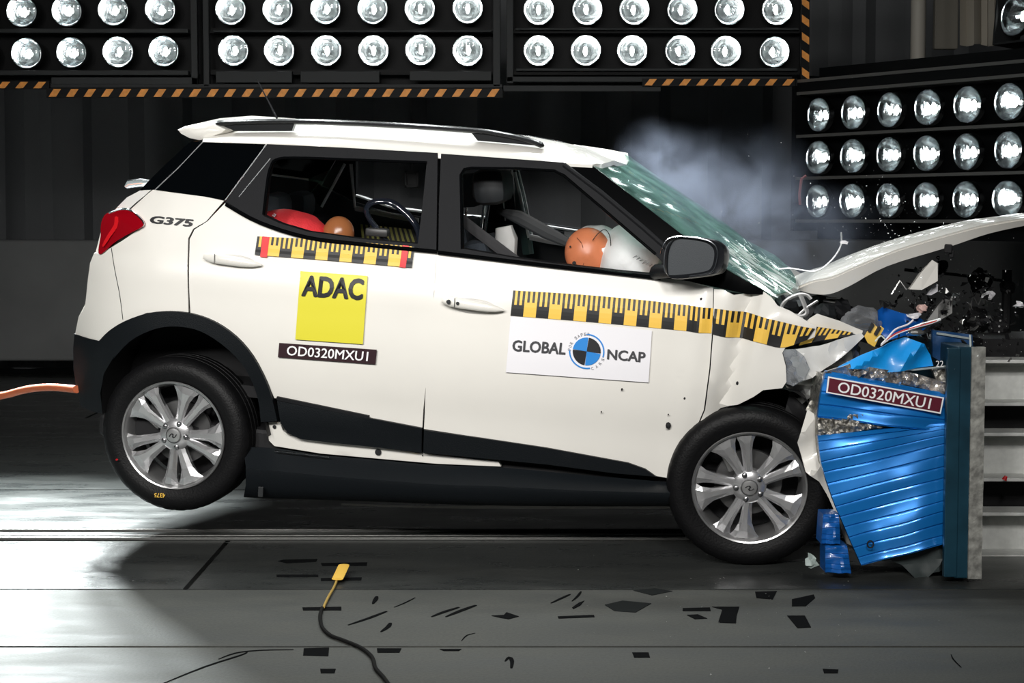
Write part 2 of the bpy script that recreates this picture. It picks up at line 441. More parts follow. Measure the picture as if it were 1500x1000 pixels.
def hazard(name, p0, p1, wid, parent, org, slant=.6, n=None, y_=None, vert=False):
    """hazard strip from p0 to p1 (world), stripes across its width"""
    p0, p1 = Vector(p0), Vector(p1); L_ = (p1 - p0).length; d = (p1 - p0) / L_; upv = Vector((0, 0, 1)) if not vert else Vector((-1, 0, 0))
    n = n or max(2, int(L_ / .105)); m = MB(); st = L_ / n
    m.box(Vector((p0 + p1) / 2) - Vector(org) + Vector((0, .012, 0)), (L_ if not vert else wid, .02, wid if not vert else L_), mi=0)
    for k in range(n):
        a = k * st + st * .12; a2 = a + st * .42; sh = st * .30
        q = [p0 + d * a - upv * wid * .42, p0 + d * a2 - upv * wid * .42, p0 + d * min(a2 + sh, L_) + upv * wid * .42, p0 + d * (a + sh) + upv * wid * .42]
        q = [v - Vector(org) for v in q]
        m.add(q, [(0, 1, 2, 3)], 1)
        m.add([v + Vector((0, -.003, 0)) for v in q] + q, [(0, 1, 2, 3), (0, 4, 5, 1), (1, 5, 6, 2), (2, 6, 7, 3), (3, 7, 4, 0)], 1)
    return m.build(name, [panelk, haz], parent)
YB = 3.95
def bank(label, x0, x1, lamps, ybot, bars, extra=None, hz=()):
    a, c = W(x0, 0, YB), W(x1, ybot, YB); top = W(x0, -110, YB).z
    org = Vector(((a.x + c.x) / 2, YB, c.z)); t = empty('lamp_bank', org)
    tag(t, label, 'lamp bank', 'lamp banks hung in front of the black drapes')
    m = MB(); m.box(((0, .16, (top - c.z) / 2)), (c.x - a.x, .04, top - c.z)); m.build('back_panel', panelk, t)
    rows_y = sorted(set(round(l[1] / 30) * 30 for l in lamps))
    # black louvre trays under every lamp row
    m = MB()
    for yy in (-15, 45, 106):
        z = W(750, yy, YB).z - c.z; m.box((0, .07, z), (c.x - a.x - .05, .16, .012)); m.box((0, .0, z), (c.x - a.x - .05, .012, .03))
    m.build('lamp_tray', panelk, t)
    for (bx0, by0, bx1, by1) in bars:
        p, q = W(bx0, by0, YB - .05), W(bx1, by1, YB - .05)
        m = MB(); m.box(Vector(((p.x + q.x) / 2, YB - .03, (p.z + q.z) / 2)) - org, (abs(q.x - p.x), .05, abs(p.z - q.z)), ch=.004)
        m.build('frame_bar', framem, t)
    for (px, py) in lamps:
        make_lamp(.089, t, W(px, py, YB - .02) - org, (radians(random.uniform(-3, 3) + 4), 0, radians(random.uniform(-4, 4))))
    for (h0, h1, wid, vert) in hz:
        hazard('hazard_strip', W(*h0, YB - .09), W(*h1, YB - .09), wid, t, org, vert=vert)
    return t
L1 = [(32, 17), (98, 16), (166, 15), (235, 14), (39, 78), (105, 77), (173, 76), (240, 75)] + [(25 + 68 * k, -44) for k in range(4)] + [(-34, 18), (-28, 79)]
L2 = [(338, 14), (407, 14), (477, 13), (546, 13), (615, 13), (685, 12), (342, 74), (409, 74), (478, 74), (547, 74), (616, 73), (685, 74)] + [(336 + 69.5 * k, -47) for k in range(6)]
L3 = [(789, 14), (860, 14), (929, 14), (999, 14), (1068, 14), (1138, 14), (789, 74), (858, 74), (926, 74), (996, 74), (1063, 75), (1134, 76)] + [(789 + 70 * k, -47) for k in range(6)]
bank('left black lamp bank with eight round lamps in view and a grey corner frame', -70, 292, L1, 119, [(278, -60, 290, 124), (75, 113, 290, 124), (-60, 42, 276, 48), (-60, 103, 276, 110)], hz=[((-60, 124.5), (72, 124.5), .046, False)])
bank('middle black lamp bank with twelve round lamps above the car roof', 296, 733, L2, 127, [(296, -60, 307, 127), (722, -60, 733, 127), (68, 123, 736, 129), (312, 44, 720, 47), (316, 104, 428, 121), (440, 104, 556, 121), (600, 104, 720, 118)], hz=[((68, 136), (736, 136), .056, False)])
bank('right black lamp bank with twelve round lamps and hazard stripes on its side', 742, 1178, L3, 122, [(742, -60, 752, 122), (742, 112, 1172, 120), (737, 125, 968, 134), (755, 41, 1170, 44), (756, 100, 1168, 104)],
     hz=[((941, 120.5), (1168, 120.5), .046, False), ((1180, 120), (1180, -60), .052, True)])
# turned bank on the right
P0 = W(1205, 170, 3.75); dv = Vector((.83, -1.2, 0)).normalized(); nv = Vector((dv.y, -dv.x, 0))
angz = math.atan2(dv.y, dv.x)
t = empty('lamp_bank', (P0 + dv * 1.0) * Vector((1, 1, 0)).length if False else Vector(((P0 + dv * 1.0).x, (P0 + dv * 1.0).y, 1.25)), Euler((0, 0, angz)).to_matrix())
tag(t, 'angled black lamp bank at the far right with three rows of round lamps', 'lamp bank')
def RB(s_, z, n_=0): return Vector((s_ - 1.0, n_, z - 1.25))     # local x along bank, local -y faces the car
m = MB(); m.box(RB(1.1, 1.80, .16), (2.55, .04, 1.05)); m.build('back_panel', panelk, t)
for z in (1.385, 1.645, 1.90, 2.16, 2.235):
    m = MB(); m.box(RB(1.1, z, .06), (2.55, .2, .012)); m.box(RB(1.1, z, -.045), (2.55, .008, .018)); m.build('tray', mat('tray edge', (.22, .22, .21), .35, metal=.7), t)
m = MB(); m.box(RB(1.1, 2.20, .05), (2.6, .18, .06)); m.box(RB(-.19, 1.80, .05), (.03, .22, .95)); m.build('frame_bar', panelk, t)
for r_i, z in enumerate((2.025, 1.768, 1.505)):
    for k in range(8):
        make_lamp(.0965, t, RB(.288 * k, z, -.03), (0, radians(random.uniform(-30, 30)), radians(random.uniform(-4, 4))))
# box beam, pole, grey drape and single lamp at upper right
m = MB(); o0 = FL(1400, 600); pz = W(1345, 60, 4.3)
m.tube([(pz.x, 4.3, 2.2), (pz.x - .01, 4.3, 5.5)], .047, 20); tag(m.build('steel_pole', mat('matt grey pole', (.36, .34, .30), .6), smooth=True), 'thick grey vertical pole behind the top of the angled lamp bank', 'pole')
a, c_ = W(1338, 104, 3.6), W(1560, 90, 3.4)
m = MB(); m.box(((a.x + c_.x) / 2, 3.55, (a.z + c_.z) / 2 - .01), (c_.x - a.x, .12, .07), Euler((0, radians(-2.5), radians(-8))).to_matrix(), ch=.006)
tag(m.build('box_beam', panelk), 'black horizontal steel beam crossing the pole above the angled lamps', 'beam')
m = MB(); rows = []
for yy, sw in ((-160, 0), (20, .3), (66, 1)):
    rows.append([W(1408 + 5.2 * k + (2 if k % 2 else -2), yy + 2 * sin(k), 4.9 + .035 * sin(k * 1.3)) for k in range(16)])
m.grid(rows, thick=.004, tv=(0, 1, 0)); dr = tag(m.build('hanging_cloth', curtg, smooth=True), 'beige pleated cloth hanging in the top right corner', 'cloth')
m = MB(); m.box(W(1386, -10, 5.0), (.16, .06, .75), ch=.01); tag(m.build('drape_board', mat('beige panel', (.24, .225, .19), .7)), 'dark beige panel hanging left of the pleated cloth', 'board')
lp = empty('spot_lamp', W(1488, 22, 3.3), Euler((radians(-5), 0, radians(-62))).to_matrix()); tag(lp, 'single round lamp cut by the top right corner above the angled bank', 'lamp')
first_l = make_lamp(.115, lp, (0, 0, 0))
m = MB(); m.box((-.0, .07, -.16), (.28, .2, .012)); m.box((-.135, .07, 0), (.012, .2, .32)); m.box((.135, .07, 0), (.012, .2, .32)); m.build('bracket', framem, lp)
m = MB(); q = W(603, 262, 8.7)
for (dx, dz, sx, sz) in ((-.055, 0, .022, .15), (.055, 0, .022, .15), (0, .064, .13, .022), (0, -.064, .13, .022)): m.box(q + Vector((dx * .95, 0, dz)), (sx, .05, sz), ch=.004)
m.box(q + Vector((0, .02, 0)), (.1, .02, .12)); m.box(q + Vector((0, .03, .5)), (.02, .02, .9))
tag(m.build('wall_camera_housing', mat('grey housing', (.05, .052, .055), .5)), 'small square grey housing hung on the black drapes, seen through the rear side window', 'housing')
#PART3

# ------------------------------------------------------------------ the car
car = empty('car', CARO, CARR)
tag(car, 'white compact car with yellow and black rulers, its crushed nose driven into a blue barrier', 'car')
# --- side panels
RDOOR = cat([(330, 297), (380, 325), (450, 348), (530, 358)], 3)[:-1] + [(530, 358), (640, 368), (635, 450), (627, 540), (620, 600), (618.5, 627)] + [(540, 611), (405, 583)] + \
        cat([(402, 583), (388, 552), (370, 521), (345, 492), (315, 471), (279, 459)], 3) + [(277.5, 430), (277, 400), (278, 350), (285, 336), (304, 324)]
rd = panel('rear_door', RDOOR, white, car)
QTR = [(224, 278), (300, 288), (328, 294), (302, 324), (283, 335), (275.5, 349), (274.5, 400), (276, 458), (250, 455), (215, 458), (181, 471), (160, 484), (145, 499),
       (110, 489), (115, 464), (125, 449), (128, 415), (132, 385), (138, 370), (147, 372), (180, 352), (210, 331), (209, 322), (192, 306), (203, 294)]
qp = panel('rear_quarter_panel', QTR, white, car); panel('rear_quarter_panel', QTR, white, car, far=True)
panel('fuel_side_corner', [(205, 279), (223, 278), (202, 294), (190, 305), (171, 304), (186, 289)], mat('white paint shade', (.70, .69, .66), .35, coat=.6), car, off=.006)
bm_ = MB()
for pts in ([(222, 278), (191, 306)], [(163, 363), (168, 395), (175, 430), (180, 468)]):
    bm_.tube([S(*p, -.001) for p in cat(pts, 4)], .0016, 6)
bm_.build('panel_seam', dark, car)
FDOOR = [(640, 368), (700, 376), (800, 389), (900, 399), (965, 406), (1010, 412), (1045, 421), (1043.5, 480), (1039, 540), (1031, 600), (1010, 650), (988, 700), (962, 697), (920, 677), (800, 655), (700, 640), (621, 628), (624, 560), (630, 500), (636, 430)]
def fdb(x, z):
    b = 0.0
    if x > -.42: b += .035 * (x + .42) * noise.noise(Vector((x * 6, 1, z * 3))) * 2 - .02 * math.exp(-((x + .30 - .1 * (z - .6)) / .035) ** 2)
    return b
fd = panel('front_door', FDOOR, white, car, bump=fdb)
FEND = [(1046, 423), (1060, 424), (1075, 432), (1100, 430), (1119, 427), (1130, 435), (1139, 447), (1158, 455), (1176, 466), (1196, 478), (1193, 493), (1150, 509), (1146, 516), (1151, 535), (1152, 558), (1146, 567),
        (1118, 570), (1104, 580), (1080, 593), (1055, 600), (1038, 615), (1022, 640), (1011, 664), (1003, 688), (990, 700), (1012, 650), (1033, 600), (1041, 540), (1045.5, 480)]
def fnb(x, z): return .035 * abs(noise.noise(Vector((x * 5 + 3, 2, z * 4)))) + .045 * math.exp(-((x + .12 - .15 * (z - .8)) / .04) ** 2) - .02
fe = panel('front_fender', FEND, white, car, g=.03, bump=fnb)
for nm, P in (('rear_door', RDOOR), ('front_door', FDOOR), ('front_fender', FEND)):
    panel(nm, P, white, car, far=True)
    if nm != 'front_fender': panel('inner_trim', P, dark, car, far=True, off=.055, thick=.02, g=.12)
panel('inner_trim', QTR, dark, car, far=True, off=.05, thick=.02, g=.12)
pboth('wheel_arch_flare', cat([(145, 499), (160, 484), (183, 470), (215, 459), (250, 456), (283, 460), (315, 472), (345, 493), (370, 522), (390, 560), (400, 590), (406, 617)], 3) +
      cat([(382, 618), (378, 585), (365, 550), (345, 522), (315, 497), (285, 482), (250, 478), (220, 484), (190, 500), (165, 527), (152, 547)], 3), plast, car, off=-.022, thick=.05, g=.035)
pboth('rear_bumper', cat([(109, 489), (146, 500)], 1) + [(160, 486), (190, 500), (165, 527), (152, 547), (147, 575), (150, 606), (134, 602), (119, 595), (112, 572), (108, 540), (107, 510)], plast, car, off=-.006, thick=.03, g=.04)
# cladding, sill, skirt
panel('door_cladding', [(405, 584), (540, 612), (618, 627), (617, 663), (560, 656), (480, 648), (440, 643), (420, 634), (411, 618)], plast, rd, off=-.016, thick=.022, bump=lambda x, z: .004 * math.sin(z * 40))
panel('door_cladding', [(621, 630), (700, 641), (800, 656), (920, 678), (945, 687), (961, 698), (900, 693), (800, 680), (620, 663)], plast, fd, off=-.016, thick=.022)
panel('door_seam_strip', [(405, 581), (540, 609), (540, 613), (405, 586)], satin, rd, off=-.018, thick=.02)
sill = panel('sill', [(391, 618), (410, 618), (414, 630), (424, 638), (470, 646), (560, 656), (617, 664), (730, 676), (734, 683), (640, 679), (560, 672), (470, 664), (402, 653), (394, 645)], white, car, off=.02, thick=.05)
b = MB()
for (px, py, r) in ((554, 662, .014), (402, 625, .008), (619, 667, .003)):
    c = S(px, py, .015); b.lathe([(r, 0), (r, -.001), (.0003, -.0012)], 16, c=c)
b.build('drain_hole', black, sill)
sk = MB(); top = cat([(356, 655), (400, 656), (470, 666), (560, 674), (640, 681), (730, 684), (850, 695), (992, 707)], 4)
mid = cat([(360, 686), (400, 689), (470, 696), (560, 703), (640, 709), (730, 712), (850, 718), (992, 722)], 4)
bot = cat([(357, 727), (400, 729), (470, 731), (560, 734), (640, 737), (730, 740), (850, 741), (990, 741)], 4)
rows = [[U(*p, .075) for p in top], [U(p[0], p[1] - 4, .0) for p in mid], [U(*p, -.012) for p in mid], [U(p[0], p[1] + 5, -.008) for p in mid], [U(p[0], (p[1] + q[1]) / 2 + 4, .02) for p, q in zip(mid, bot)], [U(*p, .06) for p in bot], [U(p[0], p[1] + 1, .25) for p in bot]]
sk.grid(rows); skirt = sk.build('rocker_skirt', mat('black skirt plastic', (.008, .010, .012), .38, spec=.3, bump=.15, bscale=200), car, True, ang=60)
b = MB(); b.box(U(382, 720, .0), (.022, .012, .045), ch=.003); b.build('clip', framem, skirt)
b = MB(); b.grid([[U(*p, .10) for p in cat([(500, 737), (640, 741), (760, 739), (870, 735), (985, 740)], 4)], [U(*p, .16) for p in cat([(500, 740), (640, 744), (760, 745), (870, 745), (985, 745)], 4)]]); b.build('pinch_weld', mat('grey weld flange', (.32, .31, .29), .5), skirt)
b = MB(); b.tube([U(*p, .03) for p in ((403, 660), (440, 664), (482, 669))], (.003), 6); b.build('bright_trim', chrome, skirt)
# frames of the doors with window openings
rf = panel('window_frame', cat([(391, 211), (500, 216), (641, 224), (640, 300), (639, 369)], 1) + [(530, 359), (450, 349), (380, 326), (329, 297), (355, 262)], satin, rd, off=-.006, thick=.05, g=.045,
      holes=[cat([(386, 316), (392, 262), (396, 243), (404, 233), (430, 231), (520, 234), (625, 238), (619, 300), (612, 357), (530, 350), (450, 339), (410, 327)], 1)])
ff = panel('window_frame', [(646, 225), (730, 231), (825, 238), (880, 277), (940, 328), (986, 366), (968, 407), (900, 400), (800, 390), (700, 377), (642, 369), (643, 300)], satin, fd, off=-.006, thick=.05, g=.045,
      holes=[[(677, 364), (676, 300), (675, 256), (680, 248), (690, 246), (760, 247), (812, 250), (826, 257), (880, 303), (925, 342), (957, 370), (970, 384), (963, 402), (900, 396), (800, 384), (745, 376)]])
for o_, hole in ((rd, [(386, 316), (404, 233), (625, 238), (612, 357)]),):
    pass
def rubber_seal(pts, par, off=-.012, r=.006, y=None):
    b = MB(); P = [S(p[0], p[1], off) for p in pts]; b.tube(P, r, 8); return b.build('window_seal', gloss, par, True)
rubber_seal(cat([(386, 314), (392, 262), (397, 243), (404, 234), (430, 231), (520, 234), (625, 238)], 3), rd)
rubber_seal(cat([(331, 299), (380, 326), (450, 348), (530, 358), (641, 369)], 4), rd, r=.009)
rubber_seal([(677, 364), (676, 300), (675, 256), (680, 248), (690, 246), (760, 247), (812, 250), (826, 257), (880, 303), (925, 342), (960, 372)], fd)
rubber_seal(cat([(642, 370), (700, 377), (800, 389), (900, 400), (968, 408)], 4), fd, r=.009)
b = MB(); b.tube([S(p[0], p[1], -.008) for p in [(390, 212), (330, 293)]], .0025, 6); b.tube([S(p[0], p[1], -.008) for p in [(396, 232), (350, 288)]], .0018, 6); b.build('frame_edge', mat('bright seal edge', (.35, .36, .37), .3), rd)
# far side doors: frames, seen from inside
for hole_, pol in (([(386, 316), (397, 240), (430, 231), (520, 234), (625, 238), (612, 357), (530, 350), (450, 339)], [(391, 211), (500, 216), (641, 224), (639, 372), (530, 362), (450, 352), (380, 329), (329, 299), (355, 262)]),
                   ([(677, 364), (675, 250), (690, 246), (812, 250), (826, 257), (957, 370), (963, 402), (800, 384)], [(643, 225), (730, 231), (825, 238), (986, 366), (968, 410), (800, 393), (640, 372)])):
    panel('far_window_frame', pol, satin, car, far=True, off=.0, thick=.05, g=.05, holes=[hole_])
b = MB()
for px, r in (([(633, 240), (622, 300), (614, 357)], .006), ([(649, 240), (648, 300), (648, 365)], .004), ([(668, 245), (669, 300), (670, 364)], .006)):
    b.tube([Vector((lambda q: (q.x, WIDTH - q.y - .055, q.z))(S(*p, 0))) for p in px], r, 6)
for px in ([(386, 318), (450, 341), (530, 352), (612, 359)], [(677, 368), (800, 388), (963, 404)]):
    b.tube([Vector((lambda q: (q.x, WIDTH - q.y - .05, q.z))(S(*p, 0))) for p in px], .008, 6)
b.build('far_frame_trim', mat('bright painted edge', (.8, .8, .8), .3), car, True)
# glass at the rear, A-pillar
pboth('quarter_window', [(298, 208), (389, 211), (354, 257), (327, 293), (300, 288), (229, 278), (262, 246)], tint, car, off=.0, thick=.01)
panel('rear_screen_side', [(281, 207), (296, 207.5), (260, 246), (226, 277.5), (205, 278), (240, 243)], tint, car, off=.006, thick=.01)
b = MB(); b.tube([S(*p, -.003) for p in ((297, 208), (262, 245), (227.5, 277.5))], .0022, 6); b.build('glass_edge', mat('grey seal', (.25, .25, .26), .4), car)
pboth('front_pillar', [(826, 238), (850, 241), (866, 241), (940, 298), (1010, 352), (1060, 392), (1128, 431), (1095, 431), (1050, 421), (1000, 410), (968, 406), (986, 366), (940, 328), (880, 277)], gloss, car, off=.004, thick=.02)
b = MB(); b.tube([S(p[0], p[1], -.010) for p in [(826, 241), (882, 283), (942, 333), (984, 370)]], (.010), 8); b.build('pillar_trim', satin, fd, True)
# roof
r0 = cat([(297, 207), (430, 211), (560, 219), (700, 229), (800, 237), (868, 241)], 5)
r1 = cat([(300, 196), (430, 194), (560, 198), (700, 208), (800, 219), (882, 240)], 5)
r2 = cat([(318, 186), (430, 181), (560, 184), (700, 193), (810, 206), (918, 241)], 5)
rows = []
for a, b_, c_ in zip(r0, r1, r2):
    A, B, C_ = S(*a, .0), U(*b_, .25), U(*c_, .9)
    if True:
        cr = [A, A.lerp(B, .5) + Vector((0, -.006, .004)), B, B.lerp(C_, .45) + Vector((0, 0, .016)), C_]
        rows.append(cr + [Vector((v.x, WIDTH - v.y, v.z - dz)) for v, dz in zip(cr[-2::-1], (.03, .035, .005, 0))])
b = MB(); b.grid(rows, thick=.02, tv=(0, 0, -1)); b.build('roof', white, car, True, ang=50)
def both(fn):
    fn(lambda v: v); fn(lambda v: Vector((v.x, WIDTH - v.y, v.z)))
def rail(mir0):
    mir = (lambda v: mir0(v) - Vector((0, 0, .06))) if mir0(Vector((0, 0, 0))).y > 1 else mir0
    b = MB(); P = cat([(318, 183), (330, 180), (430, 178), (560, 182.5), (690, 191), (740, 198), (775, 206), (797, 214)], 4)
    b.tube([mir(U(*p, .24)) for p in P], [(.008, .018)] + [(.0125, .018)] * (len(P) - 2) + [(.004, .01)], 10, flat=(0, 0, 1))
    V2, FF = triangulate([(lambda q: (q.x, q.z))(U(*p, .24)) for p in [(322, 182), (432, 180), (428, 192), (345, 192)]], [], .1); V, FC = slab(V2, FF, lambda x, z: mir(Vector((x, .235, z))), .03, mir(Vector((0, 1, 0))) - mir(Vector((0, 0, 0)))); b.add(V, FC)
    V2, FF = triangulate([(lambda q: (q.x, q.z))(U(*p, .24)) for p in [(688, 191), (740, 198), (796, 214), (700, 206)]], [], .1); V, FC = slab(V2, FF, lambda x, z: mir(Vector((x, .235, z))), .03, mir(Vector((0, 1, 0))) - mir(Vector((0, 0, 0)))); b.add(V, FC)
    b.build('roof_rail', mat('black rail', (.01, .011, .012), .22), car, True)
both(rail)
sp = [(257, 190), (268, 185), (292, 183), (318, 181), (338, 189), (332, 194), (300, 206), (292, 207), (275, 203), (262, 196)]
b = MB(); prof = [U(*p, .22) for p in sp]; n = len(prof)
ys = [(.20, .5), (.21, .85), (.25, 1), (.9, 1.0), (1.55, 1), (1.59, .85), (1.60, .5)]
cx = sum((p.x for p in prof)) / n; cz = sum(p.z for p in prof) / n
V = [Vector((cx + (p.x - cx) * k - (.06 if y_ == .9 else 0), y_, cz + (p.z - cz) * k + (.02 if y_ == .9 else 0))) for y_, k in ys for p in prof]
FC = [(j * n + i, j * n + (i + 1) % n, (j + 1) * n + (i + 1) % n, (j + 1) * n + i) for j in range(6) for i in range(n)] + [tuple(range(n)), tuple(6 * n + i for i in range(n))]
b.add(V, FC); b.build('roof_spoiler', white, car, True)
b = MB(); b.tube([U(407, 176, .9), U(393, 148, .9), U(376, 116, .9)], [.005, .0035, .0025], 8); b.ell(U(407, 178, .9), (.03, .02, .012), 12, 8); b.build('antenna', satin, car, True)
# tail: tailgate with rear screen
sil = [(277, 209), (240, 243), (205, 279), (187, 289), (171, 304), (150, 330), (140, 370), (132, 385), (125, 445), (115, 464), (109, 490), (107, 540), (118, 595)]
b = MB(); rows = []; g_ = MB(); 
for i, p in enumerate(sil):
    A = S(*p, .012); rw = []
    for k in range(9):
        t = k / 8; y_ = A.y + t * (WIDTH - 2 * A.y); rw.append(Vector((A.x - .09 * sin(pi * t), y_, A.z)))
    rows.append(rw)
b.grid(rows[2:10], thick=.02, tv=(1, 0, 0)); b.build('tailgate', white, car, True)
b = MB(); b.grid(rows[0:3], thick=.01, tv=(1, 0, 0)); b.build('rear_screen', tint, car, True)
b = MB(); b.grid(rows[9:], thick=.03, tv=(1, 0, 0)); b.build('rear_bumper', plast, car, True)
b = MB(); b.tube([U(184, 274, .75), U(190, 270, .75), U(208, 268, .75), U(245, 274, .75)], [(.004, .01), (.011, .03), (.012, .03), (.012, .03)], 10); b.build('rear_wiper', chrome, car, True)
# tail lamp
TL = cat([(154, 315), (165, 309), (177, 306), (190, 307), (203, 316), (211, 326), (209, 332), (190, 342), (168, 355), (148, 372), (144, 366), (148, 345), (149, 330)], 3, True)
tl = panel('tail_lamp', TL, redl, car, off=-.012, thick=.03, g=.03, bump=lambda x, z: -.012 * max(0, 1 - abs(z - 1.17) / .1)); panel('tail_lamp', TL, redl, car, off=-.012, thick=.03, far=True)
panel('lens_strip', cat([(168, 318), (173, 318), (172, 332), (163, 345), (152, 361), (150, 358), (158, 343), (167, 329)], 2, True), redb, tl, off=-.027, thick=.006, g=.02)
b = MB(); b.tube([S(p[0], p[1], -.018) for p in cat([(160, 312), (177, 306.5), (190, 307.5), (202, 316), (210, 326), (208, 332)], 3)], .004, 8); b.build('lens_rim', chrome, tl, True)
# handles
def handle(a, c, par, keyhole):
    A, C_ = S(a[0], a[1], -.03), S(c[0], c[1], -.022); b = MB()
    n_ = 9; P = [A.lerp(C_, k / (n_ - 1)) + Vector((0, -.012 * sin(pi * k / (n_ - 1)), 0)) for k in range(n_)]
    R = [(.012, .010), (.021, .014), (.022, .015), (.021, .015), (.020, .015), (.019, .014), (.017, .013), (.013, .011), (.004, .004)]
    b.tube(P, R, 14, flat=(0, 0, 1)); h = b.build('door_handle', white, par, True)
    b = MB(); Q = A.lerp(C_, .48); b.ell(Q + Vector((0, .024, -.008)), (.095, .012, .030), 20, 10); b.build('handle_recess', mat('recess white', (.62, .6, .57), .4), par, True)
    b = MB(); m_ = A.lerp(C_, .22); b.tube([m_ + Vector((0, -.028, .02)), m_ + Vector((0, -.030, -.018))], .0015, 6)
    if keyhole:
        for k, s_ in ((.12, .009), (.27, .007)):
            q_ = A.lerp(C_, k) + Vector((0, -.026, 0)); b.lathe([(s_, 0), (s_, -.003), (.0004, -.0035)], 12, c=q_)
    b.build('handle_detail', dark, par)
handle((299, 375), (383, 388), rd, False); handle((648, 439), (738, 454), fd, True)
# wheels
def make_wheel(center, rot, name_tyre='tyre', front=False):
    R_, r_ = .330, .228
    t_ = MB(); n = 144
    prof = [(r_ - .004, .022), (r_ + .004, .006), (r_ + .03, -.004), (.275, -.008), (.300, -.004), (.315, .006), (.324, .016), (.3285, .026), (.330, .040), (.330, .062), (.322, .063), (.322, .070), (.330, .071), (.331, .098), (.323, .099), (.323, .107), (.331, .108), (.330, .135), (.322, .136), (.322, .143), (.330, .144), (.330, .168), (.324, .186), (.305, .206), (.27, .212), (r_, .19)]
    V = []; FC = []
    for j, (r, h) in enumerate(prof):
        for i in range(n):
            a = 2 * pi * i / n; rr = r
            if 5 <= j <= 8 or 21 <= j <= 23: rr -= .0018 if i % 4 == 0 else 0
            pass
            V.append((rr * cos(a), h, rr * sin(a)))
    for j in range(len(prof) - 1):
        for i in range(n): FC.append((j * n + i, j * n + (i + 1) % n, (j + 1) * n + (i + 1) % n, (j + 1) * n + i))
    t_.add(V, FC); ty = t_.build(name_tyre, rubber, car, True, ang=30)
    b = MB(); b.lathe([(.228, .004), (.232, .0), (.229, -.004), (.223, -.001), (.219, .010), (.213, .018), (.209, .06), (.200, .10), (.205, .15), (.226, .19)], 72); rim = b.build('rim', alloyd, car, True, ang=40)
    # spokes: five pairs
    def spoke(a, wide):
        b = MB(); st = [(.040, .017, .022, .030), (.085, .014, .018, .036), (.150, .015 + wide * .003, .014, .034), (.185, .018 + wide * .010, .010, .030), (.214, .026 + wide * .016, .012, .028)]
        V = []
        for i_, (r, hw, y0, dp) in enumerate(st):
            hw *= 1.25 + .35 * (i_ / 4)
            V += [Vector((r, y0 + .010 + dp, -hw * .8)), Vector((r, y0 + .010, -hw)), Vector((r, y0 + .001, -hw * .55)), Vector((r, y0 - .001 + .003 * wide, hw * .25)), Vector((r, y0 + .012, hw)), Vector((r, y0 + .010 + dp, hw * .8))]
        FC = [(j * 6 + i, j * 6 + (i + 1) % 6, (j + 1) * 6 + (i + 1) % 6, (j + 1) * 6 + i) for j in range(4) for i in range(6)] + [tuple(range(6)), tuple(24 + i for i in range(6))]
        Rm = Matrix.Rotation(a, 3, 'Y'); b.add([Rm @ v for v in V], FC); return b.build('spoke', alloy, rim, False)
    for k in range(5):
        a = 2 * pi * k / 5 + .35
        spoke(a - .23, 1); spoke(a + .23, 0)
    b = MB(); b.lathe([(.034, .006), (.036, .012), (.058, .016), (.068, .024), (.072, .06), (.06, .08), (.0005, .08)], 40); b.lathe([(.034, .006), (.034, .03)], 40); b.build('hub', alloy, rim, True)
    b = MB(); b.lathe([(.0005, .002), (.020, .003), (.029, .005), (.032, .009), (.033, .02)], 32); b.build('hub_cap', mat('cap silver', (.5, .5, .5), .3, metal=.8), rim, True)
    b = MB()
    for s_ in (1, -1):
        b.tube([(s_ * x, .0005, s_ * z) for x, z in ((-.017, -.003), (-.010, .006), (-.002, .009), (.003, .006), (-.001, -.003), (.004, -.008))], .0022, 6)
    b.build('hub_emblem', inkk, rim)
    for k in range(5):
        a = 2 * pi * k / 5 + .35 + pi / 5; b = MB(); c = Vector((.052 * cos(a), .012, .052 * sin(a)))
        b.lathe([(.012, .012), (.0125, .004), (.010, .001), (.009, -.004), (.006, -.0055), (.0005, -.006)], 6 * 3, c=c); b.build('lug_nut', mat('nut steel', (.35, .35, .36), .25, metal=1), rim, True)
    b = MB(); b.lathe([(.05, .095), (.135, .095), (.137, .11), (.05, .11)], 40); di = b.build('brake_disc', mat('dull disc', (.10, .10, .10), .45, metal=.7), car, True)
    b = MB(); b.box((-.10, .08, .08), (.06, .05, .10), Matrix.Rotation(-.7, 3, 'Y'), ch=.01); b.build('caliper', steel, di)
    b = MB(); b.lathe([(.21, .19), (.0005, .192)], 32); back = b.build('dust_shield', black, di)
    for o in (ty, rim, di): o.location = center; o.rotation_euler = rot
    return ty, rim
rear_c = U(253, 638, .035); front_c = U(1098, 715, .0)
ty, _ = make_wheel(rear_c, (radians(0), radians(-12), radians(-3.5)))
ty2, _ = make_wheel(front_c, (radians(3), radians(12), radians(5)))
def onwheel(px, py, cpx, c, yoff=-.0125):
    q = U(px, py, c.y); return q
for s_, (c, yy) in enumerate(((rear_c, WIDTH - .035), (Vector((front_c.x + .1, 0, front_c.z)), WIDTH - .03))):
    m_ = make_wheel(Vector((c.x, yy, c.z)), (0, 0, pi))
# paint marks on the rear tyre
Mi = Euler((0, radians(-12), radians(-3.5))).to_matrix().inverted()
def tyre_place(px, py):
    return Mi @ (U(px, py, .022) - rear_c)
o = lettering('tyre_marking', '4375', [(242, 729), (226, 728), (226, 722), (242, 722)], tapey, ty, tyre_place, .02)
b = MB(); b.ell(tyre_place(171, 673), (.006, .002, .004), 8, 6); b.build('paint_dot', redb, ty)
